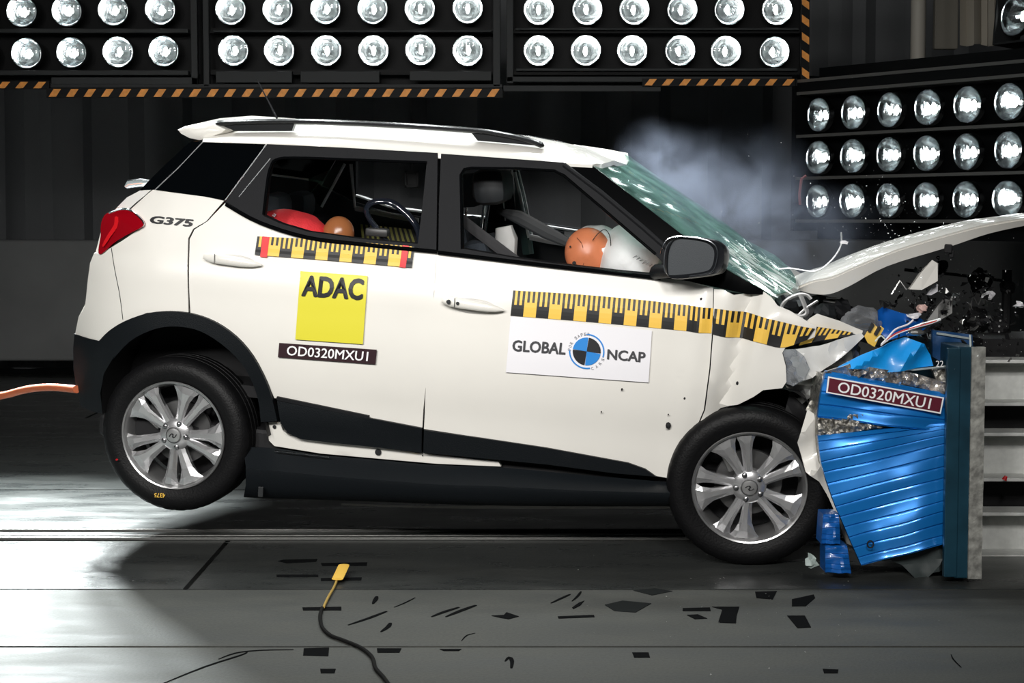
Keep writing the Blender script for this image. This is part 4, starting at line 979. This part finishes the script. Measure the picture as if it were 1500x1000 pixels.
cs = empty('child_seat', c2w(U(575, 372, .55)), CARR); OC = U(575, 372, .55); tag(cs, 'child restraint with a looped shiny black handle bar, seen through the rear side window', 'child seat')
b = MB(); b.tube([U(*p, .52) - OC for p in cat([(567, 354), (553, 336), (541, 320), (537, 307), (543, 298), (556, 294.5), (572, 296), (588, 306), (602, 320), (612, 336), (616, 358)], 4)], (.012, .016), 12); b.build('handle_bar', mat('shiny black tube', (.01, .013, .02), .1, coat=1), cs, True)
b = MB(); b.box(Vector((.02, 0, -.09)), (.42, .34, .20), ch=.07); b.ell(Vector((.0, .0, -.02)), (.2, .17, .05), 20, 10); b.build('seat_shell', dark, cs, True)
b = MB(); b.box(U(553, 340, .5) - OC, (.10, .05, .035), ch=.008); b.build('latch', mat('dark latch', (.03, .03, .03), .4), cs, True)

# ------------------------------------------------------------------ deformable barrier
YP = -.30
BO = Vector((1.62, .1, 0)); bar = empty('crash_barrier', BO); tag(bar, 'blue ribbed deformable crash barrier on a tall blue steel plate, crushed by the car', 'crash barrier')
x1 = W(1443, 500, YP).x; zt, zb = W(1443, 508, YP).z, .02; tk = .045
# backing plate: blue face towards the car, worn edge towards the camera
b = MB(); b.box(Vector((x1 - .065, YP + .62, (zt + zb) / 2)) - BO, (.075, 1.24, zt - zb), ch=.004); bp_ = b.build('backing_plate', bluet, bar)
b = MB(); V2, FF = triangulate([(x1 - .052 + .004 * noise.noise(Vector((k, 0, 0))), zb + (zt - zb) * k / 24) for k in range(25)] + [(x1 + .004 * noise.noise(Vector((k, 5, 0))), zb + (zt - zb) * k / 24) for k in range(24, -1, -1)], [], .03)
V, FC = slab(V2, FF, lambda x, z: Vector((x, YP - .012 + .006 * noise.noise(Vector((x * 30, 0, z * 14))), z)) - BO, .03, Vector((0, 1, 0))); mk('plate_edge', V, FC, wood, bar)
b = MB(); b.box(Vector((x1 - .118, YP + .01, (zt + zb) / 2 - .0)) - BO, (.05, .03, zt - zb - .01), ch=.003); b.build('plate_flange', bluet, bar)
# rear face panel of the barrier block (window with a pale rim)
crumple('top_corner_panel', [(1366, 483), (1424, 490), (1426, 526), (1404, 545), (1366, 522)], -.02, blued, .01, .02, par=bar, frame='w')
for o in bar.children:
    if o.name.startswith('top_corner'): o.location = -BO
b = MB(); b.tube([W(*p, -.03) - BO for p in ((1372, 488), (1422, 496), (1423, 522))], .005, 6); b.build('panel_rim', mat('pale bent rim', (.55, .62, .62), .4, metal=.4), bar)
def fan(name, left, right, ribs, y0, m, parent, amp=.008, nsub=10, nx=26, depth=.03, ybow=0.0):
    """ribbed sheet between a left and a right outline, ribs running across"""
    Lc = cat([(p[0], p[1], 0) for p in left], 12); Rc = cat([(p[0], p[1], 0) for p in right], 12)
    def at(P, s_):
        x = s_ * (len(P) - 1); i = min(int(x), len(P) - 2); return Vector(P[i]).lerp(Vector(P[i + 1]), x - i)
    n = ribs * nsub; rows = []
    for j in range(n + 1):
        s_ = j / n; a, c_ = at(Lc, s_), at(Rc, s_); rw = []
        ph = (j % nsub) / nsub; h = -amp * (.25 + .75 * ph / .8 if ph < .85 else 0)
        for i in range(nx + 1):
            u_ = i / nx; q = a.lerp(c_, u_); wob = 1.6 * noise.noise(Vector((u_ * 3, s_ * 5, 1)))
            y_ = y0 + h * (.55 + .45 * sin(pi * min(1, u_ * 1.1 + .05))) + .02 * noise.noise(Vector((u_ * 2.2, s_ * 4, 5))) + ybow * (1 - u_) ** 2
            rw.append(W(q.x, q.y + wob, y_) - BO)
        rows.append(rw)
    b = MB(); b.grid(rows, thick=depth, tv=(0, 1, 0)); return b.build(name, m, parent, True, ang=24)
YF = -.22
b = MB(); 
core = MB()
V2, FF = triangulate([(W(*p, YF + .03).x, W(*p, YF + .03).z) for p in [(1205, 548), (1395, 585), (1386, 620), (1396, 690), (1396, 790), (1268, 822), (1246, 780), (1206, 680), (1199, 610)]], [], .06)
V, FC = slab(V2, FF, lambda x, z: Vector((x, YF + .035, z)) - BO, .42, Vector((0, 1, 0))); mk('honeycomb_core', V, FC, honey, bar)
crumple('torn_foil', [(1197, 612), (1240, 606), (1290, 607), (1336, 617), (1290, 626), (1240, 634), (1199, 646)], YF - .002, honey, .02, .02, g=.012, fr=30, par=bar, frame='w', ang=10).location = -BO
sh1 = fan('upper_ribbed_sheet', [(1210, 543), (1203, 575), (1198, 611)], [(1396, 578), (1393, 600), (1384, 634)], 4, YF - .012, blue, bar, amp=.010)
fan('lower_ribbed_sheet', [(1198, 638), (1204, 682), (1222, 735), (1243, 785), (1262, 828)], [(1384, 620), (1388, 640), (1399, 690), (1401, 742), (1400, 793)], 13, YF - .012, blue, bar, amp=.009)
# top flaps
crumple('crushed_foil', [(1205, 545), (1245, 532), (1290, 540), (1345, 548), (1392, 562), (1397, 580), (1340, 566), (1280, 556), (1212, 545)], YF, mat('bright crushed foil', (.70, .66, .62), .25, metal=.8, nscale=20, namt=.6, bump=1, bscale=30), .05, .02, g=.015, fr=18, seed=3, par=bar, frame='w', ang=12).location = -BO
bluef = mat('bright blue sheet', (.006, .30, .78), .38, coat=.3)
crumple('folded_blue_sheet', [(1226, 538), (1262, 520), (1300, 503), (1328, 494), (1352, 503), (1364, 520), (1368, 536), (1340, 540), (1300, 545), (1280, 543), (1262, 540)], YF - .0, bluef, .06, .008, g=.02, fr=6, seed=9, par=bar, frame='w', ang=40).location = -BO
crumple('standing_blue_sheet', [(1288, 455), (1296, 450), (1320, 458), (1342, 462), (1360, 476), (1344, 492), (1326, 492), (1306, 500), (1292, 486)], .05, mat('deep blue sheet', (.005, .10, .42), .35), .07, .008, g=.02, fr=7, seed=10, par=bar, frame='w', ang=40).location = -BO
crumple('side_foil', [(1366, 540), (1404, 540), (1424, 528), (1424, 560), (1416, 640), (1408, 720), (1400, 700), (1388, 640), (1398, 585), (1372, 560)], YF + .05, honey, .03, .03, g=.02, fr=20, par=bar, frame='w', ang=12).location = -BO
b = MB(); b.tube([W(*p, -.2) - BO for p in ((1282, 545), (1345, 541), (1400, 535), (1424, 524))], .004, 6); b.tube([W(*p, -.28) - BO for p in ((1421, 490), (1422, 530), (1408, 610), (1406, 700), (1407, 790))], .004, 6); b.build('bent_edge', mat('pale bent rim', (.55, .62, .62), .4, metal=.4), bar)
# code label on the ribs
lab = empty('x'); bpy.data.objects.remove(lab)
def BP(off): return lambda px, py: W(px, py, YF - off) - BO
wl = decal('code_label', [(1213, 551), (1383, 582), (1378, 606), (1210, 575)], inkw, bar, BP(.050), (10, 2))
decal('label_field', [(1215, 553.5), (1380.5, 583.5), (1376.5, 603.5), (1212.5, 573.5)], mat('plum label', (.11, .012, .025), .35), wl, BP(.0515), (10, 2))
lettering('lettering', 'OD0320MXU1', [(1229, 558.5), (1365, 583.5), (1361.5, 599), (1226.5, 574)], inkw, wl, BP(.053), .010)
b = MB(); b.tube([W(1275 + 4.5 * cos(a), 797 + 5 * sin(a), YF - .04) - BO for a in [k * pi / 8 for k in range(17)]], .003, 6); b.build('punch_hole_rim', black, bar)
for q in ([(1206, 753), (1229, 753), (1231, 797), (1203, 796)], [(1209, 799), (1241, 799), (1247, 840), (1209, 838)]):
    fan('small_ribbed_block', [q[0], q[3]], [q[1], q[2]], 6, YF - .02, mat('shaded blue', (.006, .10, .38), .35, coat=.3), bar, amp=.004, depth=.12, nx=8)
crumple('torn_liner', [(1262, 826), (1300, 818), (1330, 806), (1395, 795), (1392, 822), (1384, 834), (1366, 838), (1358, 848), (1344, 852), (1334, 840), (1322, 828), (1304, 820)], YF + .04, mat('dark torn liner', (.035, .045, .045), .5), .04, .01, par=bar, frame='w', g=.03).location = -BO
b = MB()
for k, q in enumerate(((1165, 812), (1188, 822))): b.ell(W(*q, -.1) - BO, (.012, .01, .035 - .01 * k), 8, 6, fn=lambda v: 1 + .4 * noise.noise(v * 3))
# wires and broken fitting on top
for P, m_, r in (([(1291, 504), (1300, 495), (1312, 482), (1330, 475), (1338, 468)], sheetw, .0035), ([(1293, 502), (1306, 492), (1322, 484), (1345, 478), (1372, 470)], mat('red wire', (.55, .03, .02), .5), .003),
                 ([(1290, 506), (1312, 490), (1340, 480), (1362, 474), (1378, 468)], sheetw, .003), ([(1282, 500), (1290, 492), (1296, 496), (1300, 500)], mat('pale wire', (.6, .66, .6), .5), .003)):
    b = MB(); b.tube([W(*p, -.27) - BO for p in cat(P, 4)], r, 6); b.build('loose_wire', m_, bar, True)
b = MB(); b.tube([W(*p, -.25) - BO for p in ((1330, 484), (1350, 477), (1378, 469))], [.008, .011, .009], 8); b.ell(W(1343, 487, -.25) - BO, (.035, .02, .012), 8, 6); b.build('broken_fitting', steel, bar)
lettering('lettering', '22', [(1371, 528), (1382, 528), (1382, 537), (1371, 537)], inkw, bar, lambda px, py: W(px, py, -.27) - BO)
# steel beams behind the plate
bt = empty('barrier_trolley', (2.4, .35, 0)); BT = Vector((2.4, .35, 0)); tag(bt, 'rigid trolley of pale horizontal steel channels right of the barrier plate', 'trolley')
yb_ = .30
def zw(py): return W(1480, py, yb_).z
for (a, c_, mm) in ((528, 590, beam), (634, 700, beam), (750, 812, beam)):
    b = MB(); z0, z1 = zw(c_), zw(a); xL = W(1432, 600, yb_).x
    b.box(Vector((xL + .8, yb_ + .10, (z0 + z1) / 2)) - BT, (1.6, .012, z1 - z0)); b.box(Vector((xL + .8, yb_ + .03, z1)) - BT, (1.6, .16, .014), ch=.002); b.box(Vector((xL + .8, yb_ + .03, z0)) - BT, (1.6, .16, .014), ch=.002)
    b.box(Vector((xL + .8, yb_ + .06, z1 - .03)) - BT, (1.6, .02, .010)); b.build('steel_channel', mm, bt)
b = MB(); b.box(Vector((2.75, yb_ + .42, .45)) - BT, (1.5, .5, .88)); b.build('trolley_core', black, bt)
b = MB(); b.tube([W(1474, 697, .2) - BT, W(1471, 703, .2) - BT], [.007, .011], 8); b.build('red_cap', redb, bt)
b = MB()
for x in (2.2, 3.0): b.box(Vector((x, yb_ + .4, .05)) - BT, (.12, .3, .1), ch=.01)
b.build('foot', black, bt)
# dark mast with instruments behind the debris
mt = empty('instrument_mast', W(1470, 560, .9) * Vector((1, 1, 0)).length if False else Vector((W(1472, 560, .9).x, .9, 0))); MO = Vector((W(1472, 560, .9).x, .9, 0)); tag(mt, 'thin black post with dark round instruments standing behind the trolley', 'mast')
b = MB(); b.tube([Vector((0, 0, 0)), Vector((0, 0, W(1470, 395, .9).z))], .022, 10); b.build('post', black, mt)
b = MB(); b.tube([W(1325, 395, .9) - MO, W(1400, 402, .9) - MO, W(1476, 412, .9) - MO], .007, 8); b.build('arm', black, mt)
for px, py, r in ((1436, 412, .055), (1380, 390, .028), (1476, 420, .035), (1462, 480, .05), (1430, 470, .06)):
    b = MB(); b.ell(W(px, py, .9) - MO, (r, r * .8, r), 14, 10, fn=lambda v: 1 + .35 * noise.noise(v * 2 + Vector((px, 0, 0)))); b.build('instrument', black, mt)
b = MB()
for k in range(14): b.ell(W(1465 + 1.5 * sin(k), 445 + 8.2 * k, .84) - MO, (.005, .004, .005), 6, 4)
b.build('droplet_row', mat('bright droplet', (.9, .9, .9), .15, metal=.4), mt)  # white droplets in front of the post, built as a row of bright balls

# ------------------------------------------------------------------ flying debris
random.seed(21)
big = [((1357, 404), .055, 'white wedge-shaped plastic shard flying above the blue sheets', white, (1.2, .5, .7)),
       ((1397, 437), .032, 'small clear reflector cube flying in front of the dark mast', chrome, (.6, .5, 1)),
       ((1380, 452), .050, 'crumpled silver foil scrap hanging right of the white wedge shard', steel, (.8, .3, 1.1)),
       ((1448, 433), .026, 'pale bright chip flying at the mast top', sheetw, (1, .5, .8)),
       ((1494, 446), .020, 'bright white chip at the right edge above the channels', sheetw, (1, .6, .7)),
       ((1350, 452), .024, 'pink and white chip just above the wires', mat('pinkish chip', (.75, .5, .45), .4), (.9, .5, .9)),
       ((1340, 462), .022, 'grey chip on the standing blue sheet', sheetw, (1.2, .4, .5)),
       ((1367, 424), .022, 'pale angular chip below the white wedge shard', sheetw, (1.2, .4, .5)),
       ((1236, 355), .012, 'small white chip flying above the raised hood', sheetw, (1.4, .4, .5)),
       ((1188, 822), .030, 'pale grey shard beside the lower end of the front tyre', mat('shard grey', (.35, .42, .4), .4), (.7, .3, 1))]
for (px, py), r, lab_, m_, ax in big:
    c = W(px, py, -.35 if py > 700 else .0 + random.uniform(-.1, .25)); b = MB()
    if 'cube' in lab_: b.box((0, 0, 0), (r, r * .8, r * 1.5), Euler((.3, .4, .1)).to_matrix(), ch=.003)
    elif 'wedge' in lab_:
        V = [Vector(v) * r for v in ((-1.25, -.2, -.95), (-.4, -.3, -1.0), (.75, -.3, -.35), (.75, -.2, .9), (.35, -.2, 1.15), (-.4, -.3, .3), (-1.25, .3, -.95), (-.4, .3, -1.0), (.85, .3, -.35), (.95, .3, .9), (.45, .3, 1.15), (-.4, .3, .3))]
        b.add(V, [(0, 1, 2, 3, 4, 5), (11, 10, 9, 8, 7, 6)] + [(i, i + 6, (i + 1) % 6 + 6, (i + 1) % 6) for i in range(6)])
    else:
        sd_ = random.random() * 50; b.ell((0, 0, 0), (r * ax[0], r * ax[1], r * ax[2]), 8, 5, fn=lambda v: 1 + .9 * noise.noise(v * 1.7 + Vector((sd_, 0, 0))))
    o = b.build('debris_shard', m_); o.location = c; tag(o, lab_, 'debris', 'larger flying shards')
b = MB(); c = W(1316, 412, .1)
b.tube([W(*p, .1) - c for p in ((1306, 431), (1318, 411), (1328, 424))], .005, 6); o = b.build('bent_wire', steel, None, True); o.location = c; tag(o, 'bent silver wire in an upside-down V left of the flying white wedge', 'wire')
m = MB(); k = 0
while k < 620:
    z_ = random.random()
    if z_ < .45: px, py = random.gauss(1385, 60), random.gauss(450, 50)
    elif z_ < .65: px, py = random.gauss(1285, 35), random.gauss(310, 38)
    elif z_ < .85: px, py = random.gauss(1150, 110), random.gauss(290, 90)
    else: px, py = random.gauss(1430, 45), random.gauss(470, 45)
    if not (1000 < px < 1500 and 100 < py < 560): continue
    k += 1; c = W(px, py, random.uniform(-.5, 1.0)); r = random.choice((.0009, .0013, .0018, .003)) * random.uniform(.7, 1.4)
    if z_ > .65: r *= .6
    d = [Vector((random.uniform(-1, 1), random.uniform(-1, 1), random.uniform(-1, 1))).normalized() * r * random.uniform(.6, 1.8) for _ in range(4)]
    m.add([c + v for v in d], [(0, 1, 2), (0, 1, 3), (0, 2, 3), (1, 2, 3)])
spk = m.build('glass_crumbs', mat('bright crumb', (.9, .92, .92), .2)); tag(spk, 'cloud of tiny bright glass crumbs flying round the crushed nose and above the hood', 'glass crumbs', kind='stuff')
m = MB(); k = 0
while k < 230:
    px, py = random.gauss(1390, 48), random.gauss(468, 32)
    if not (1290 < px < 1500 and 370 < py < 530): continue
    k += 1; c = W(px, py, random.uniform(-.1, .6)); r = random.uniform(.006, .022)
    d = [Vector((random.uniform(-1, 1), random.uniform(-1, 1), random.uniform(-1, 1))).normalized() * r * random.uniform(.5, 1.4) for _ in range(6)]
    m.add([c + v for v in d], [(0, 1, 2), (0, 1, 3), (0, 2, 3), (1, 2, 3), (3, 4, 5), (2, 4, 5)], random.choice((0, 0, 0, 0, 1)))
tag(m.build('dark_splinters', [black, steel]), 'swarm of black plastic splinters above the barrier plate', 'splinters', kind='stuff')
m = MB(); k = 0
while k < 90:
    px, py = random.gauss(1120, 130), random.gauss(860, 60)
    if py < 800 or px > 1490 : continue
    k += 1; c = FL(px, py); r = random.uniform(.002, .005); d = [Vector((random.uniform(-1, 1), random.uniform(-1, 1), random.uniform(0, 1))) * r for _ in range(4)]
    m.add([c + v + Vector((0, 0, r)) for v in d], [(0, 1, 2), (0, 1, 3), (0, 2, 3), (1, 2, 3)])
tag(m.build('floor_crumbs', mat('dull crumb', (.25, .25, .24), .5)), 'scattered crumbs of dirt lying on the floor plates in front of the car', 'crumbs', kind='stuff')

# ------------------------------------------------------------------ floor tape and cables
def ftape(px, label, cat2='tape', group='dark tape patches on the floor'):
    P = [FL(*p) for p in px]; c = sum(P, Vector()) / len(P); n = len(P); V = [p - c + Vector((0, 0, h)) for h in (.0004, .0022) for p in P]
    FC = [tuple(range(n)), tuple(range(n, 2 * n))] + [(i, (i + 1) % n, n + (i + 1) % n, n + i) for i in range(n)]
    o = mk('floor_tape', V, FC, taped if 'faded' not in label else mat('faded tape', (.018, .020, .020), .95, spec=.02)); o.location = (c.x, c.y, 0); tag(o, label, cat2, group); return o
ftape([(886, 886), (912, 880), (954, 884), (931, 897), (900, 895)], 'faded diamond-shaped dark patch taped on the third floor plate')
ftape([(928, 865), (960, 862), (985, 866), (955, 872)], 'faded narrow dark patch at the plate joint above the diamond patch')
ftape([(1043, 889), (1083, 889), (1079, 902), (1078, 913), (1052, 912), (1058, 893)], 'dark L-shaped patch right of the diamond patch')
ftape([(1106, 867), (1138, 866), (1132, 878), (1108, 876)], 'small dark patch at the joint below the front tyre')
ftape([(1160, 878), (1192, 871), (1194, 876), (1180, 888), (1160, 888)], 'dark irregular patch right of the one below the tyre')
ftape([(1153, 902), (1179, 902), (1188, 919), (1168, 920)], 'dark slanted patch on the floor below the small blue blocks')
ftape([(1006, 901), (1022, 900), (1036, 906), (1018, 907)], 'tiny dark patch left of the L-shaped patch')
ftape([(1000, 891), (1040, 890), (1041, 895), (1000, 895)], 'thin horizontal dark strip joining the L-shaped patch')
ftape([(445, 950), (482, 949), (481, 961), (444, 960)], 'dark rectangular patch just under the joint near the black cable')
ftape([(552, 950), (588, 950), (585, 956), (553, 956)], 'dark rectangular patch under the joint right of the black cable')
ftape([(644, 951), (676, 951), (672, 953.5), (650, 953.5)], 'thin dark strip under the joint in the lower middle')
ftape([(926, 956), (950, 956), (952, 963), (929, 963)], 'small dark rectangle on the nearest plate at lower middle right')
ftape([(1205, 980), (1228, 981), (1227, 986), (1207, 986)], 'small dark rectangle on the nearest plate at lower right')
ftape([(469, 980), (492, 980), (490, 986), (470, 986)], 'small dark rectangle on the nearest plate left of the black cable')
ftape([(407, 822), (415, 820), (465, 819), (463, 823), (420, 825)], 'thin black tape strip left of the yellow cable end, upper')
ftape([(470, 825), (538, 824), (537, 829), (472, 829)], 'black tape strip crossing the top of the yellow cable end')
ftape([(405, 842), (466, 842), (466, 845), (405, 845)], 'thin black tape strip left of the yellow cable end, middle')
ftape([(470, 847), (530, 846), (529, 850), (470, 851)], 'black tape strip crossing below the yellow sleeve')
ftape([(443, 890), (500, 889), (500, 894), (444, 894)], 'black tape strip holding the black cable end')
ftape([(720, 902), (738, 901), (742, 897), (760, 903), (745, 907), (733, 905)], 'dark leaf-shaped scrap in the middle of the floor')
ftape([(817, 903), (870, 901), (871, 904), (818, 906)], 'thin level strip right of the leaf-shaped scrap')
ftape([(838, 890), (848, 883), (856, 880), (850, 887), (840, 892)], 'short slanted dark scrap above the level strip')
def streak(px, wd, label):
    P = [FL(*p, .0015) for p in cat(px, 3)]; c = P[0].copy(); b = MB(); n = len(P)
    b.tube([p - c for p in P], [(.0008, wd * (.25 + .75 * sin(pi * (k + .3) / (n + .3)))) for k in range(n)], 6, flat=(0, 0, 1)); o = b.build('skid_streak', taped); o.location = c; tag(o, label, 'streak', 'black streaks on the floor')
streak([(240, 1000), (300, 976), (350, 960), (362, 955)], .006, 'long thin black streak running to the bottom edge at lower left')
streak([(510, 915), (540, 905), (566, 895)], .010, 'black slanted streak right of the cable end')
streak([(632, 903), (650, 896), (672, 889)], .011, 'left one of two parallel black streaks below the car middle')
streak([(653, 903), (675, 894), (697, 886)], .012, 'right one of two parallel black streaks below the car middle')
streak([(577, 889), (592, 883), (608, 875)], .004, 'fine slanted streak above the scraps in the lower middle')
streak([(546, 884), (550, 878), (552, 873)], .010, 'short stubby black mark above the slanted streak')
streak([(558, 925), (568, 918), (572, 912)], .010, 'short black scrap mark left of the two parallel streaks')
streak([(807, 883), (822, 876), (835, 870)], .008, 'slanted dark mark left of the diamond patch')
streak([(838, 880), (846, 873), (851, 866)], .006, 'steep dark mark just left of the diamond patch')
streak([(676, 938), (684, 930), (696, 927)], .003, 'fine hooked line below the parallel streaks')
streak([(740, 968), (746, 962), (750, 968), (749, 978)], .008, 'short hooked black mark on the nearest plate in the middle')
streak([(1393, 958), (1397, 966), (1408, 977)], .003, 'fine curved line on the nearest plate at far right')
streak([(320, 965), (345, 956), (380, 952), (430, 951)], .006, 'dark streak along the joint at lower left')
c0 = FL(475, 886); oc = empty('floor_cable', c0); tag(oc, 'black cable with a yellow sleeve at its end lying on the floor left of centre', 'cable')
b = MB(); b.tube([FL(*p, .008) - c0 for p in cat([(472, 890), (469, 902), (472, 918), (484, 930), (502, 937), (528, 948), (545, 962), (550, 978), (562, 992), (575, 1010)], 5)], .0065, 8); b.build('black_lead', mat('cable rubber', (.008, .008, .008), .8, spec=.1), oc, True)
b = MB(); b.tube([FL(*p, .010) - c0 for p in cat([(474, 889), (480, 876), (489, 860), (494, 848)], 4)], .005, 8); b.build('yellow_lead', mat('straw lead', (.45, .30, .07), .5), oc, True)
b = MB(); b.tube([FL(494, 848, .02) - c0, FL(499, 838, .03) - c0, FL(504, 827, .04) - c0], (.022, .004), 8, flat=(1, 0, 0)); b.build('yellow_sleeve', tapey, oc, True)
b = MB(); b.tube([W(*p, 1.6 - .9 * i / 12) for i, p in enumerate(cat([(-60, 588), (0, 580), (40, 570), (75, 567), (112, 570)], 3))], .017, 12); o = b.build('tow_cable', cabo, None, True); c = W(0, 580, 1.6)
for v in o.data.vertices: v.co -= c
o.location = c; tag(o, 'thick orange cable stretched from the left edge to the car tail', 'cable')
b = MB(); b.tube([W(1181, 257, 2.5), W(1174, 262, 2.5), W(1171, 285, 2.5), W(1172, 300, 2.5)], .008, 6); tag(b.build('hanging_lead', mat('dull red lead', (.12, .03, .03), .6), None, True), 'short dull red lead hanging at the left end of the angled bank', 'cable')

# ------------------------------------------------------------------ smoke
def smoke():
    m = bpy.data.materials.new('smoke volume'); m.use_nodes = True; nt = m.node_tree; nt.nodes.clear(); L = nt.links.new
    o = nt.nodes.new('ShaderNodeOutputMaterial'); v = nt.nodes.new('ShaderNodeVolumePrincipled'); v.inputs['Color'].default_value = (.62, .71, .92, 1); v.inputs['Anisotropy'].default_value = .1
    L(v.outputs[0], o.inputs['Volume'])
    g = nt.nodes.new('ShaderNodeNewGeometry'); pos = g.outputs['Position']
    n = nt.nodes.new('ShaderNodeTexNoise'); n.inputs['Scale'].default_value = 3.6; n.inputs['Detail'].default_value = 7; n.inputs['Roughness'].default_value = .62; n.inputs['Distortion'].default_value = .5
    L(pos, n.inputs[0])
    total = None
    for (px, py, yy, rx, rz, wgt) in ((948, 225, 1.25, .14, .15, .8), (985, 262, 1.25, .24, .22, 1.15), (1040, 290, 1.15, .28, .28, 1.25), (1035, 335, 1.1, .26, .18, 1.0), (1100, 300, 1.1, .3, .34, .48), (1100, 375, 1.0, .25, .16, .6), (1175, 345, 1.0, .36, .22, .55), (1215, 420, .8, .30, .16, .5), (790, 300, 1.1, .25, .18, .22)):
        c = W(px, py, yy); s_ = nt.nodes.new('ShaderNodeVectorMath'); s_.operation = 'SUBTRACT'; L(pos, s_.inputs[0]); s_.inputs[1].default_value = c
        d = nt.nodes.new('ShaderNodeVectorMath'); d.operation = 'DIVIDE'; L(s_.outputs[0], d.inputs[0]); d.inputs[1].default_value = (rx, .34, rz)
        l = nt.nodes.new('ShaderNodeVectorMath'); l.operation = 'LENGTH'; L(d.outputs[0], l.inputs[0])
        mr = nt.nodes.new('ShaderNodeMapRange'); mr.interpolation_type = 'SMOOTHSTEP'; L(l.outputs['Value'], mr.inputs[0]); mr.inputs[1].default_value = 1.25; mr.inputs[2].default_value = 0; mr.inputs[3].default_value = 0; mr.inputs[4].default_value = wgt
        if total is None: total = mr.outputs[0]
        else:
            a = nt.nodes.new('ShaderNodeMath'); a.operation = 'ADD'; L(total, a.inputs[0]); L(mr.outputs[0], a.inputs[1]); total = a.outputs[0]
    r = nt.nodes.new('ShaderNodeMapRange'); L(n.outputs[0], r.inputs[0]); r.inputs[1].default_value = .45; r.inputs[2].default_value = .66; r.inputs[3].default_value = .03; r.inputs[4].default_value = 1
    a = nt.nodes.new('ShaderNodeMath'); a.operation = 'MULTIPLY'; L(total, a.inputs[0]); L(r.outputs[0], a.inputs[1])
    k = nt.nodes.new('ShaderNodeMath'); k.operation = 'MULTIPLY'; L(a.outputs[0], k.inputs[0]); k.inputs[1].default_value = SMOKE; L(k.outputs[0], v.inputs['Density'])
    return m
SMOKE = 3.4
sm = MB(); sm.ell(W(1040, 320, 1.1), (.95, .62, .62), 24, 14); sm = sm.build('smoke_cloud', smoke()); tag(sm, 'pale bluish smoke cloud rising behind the windscreen and drifting over the hood', 'smoke', kind='stuff')
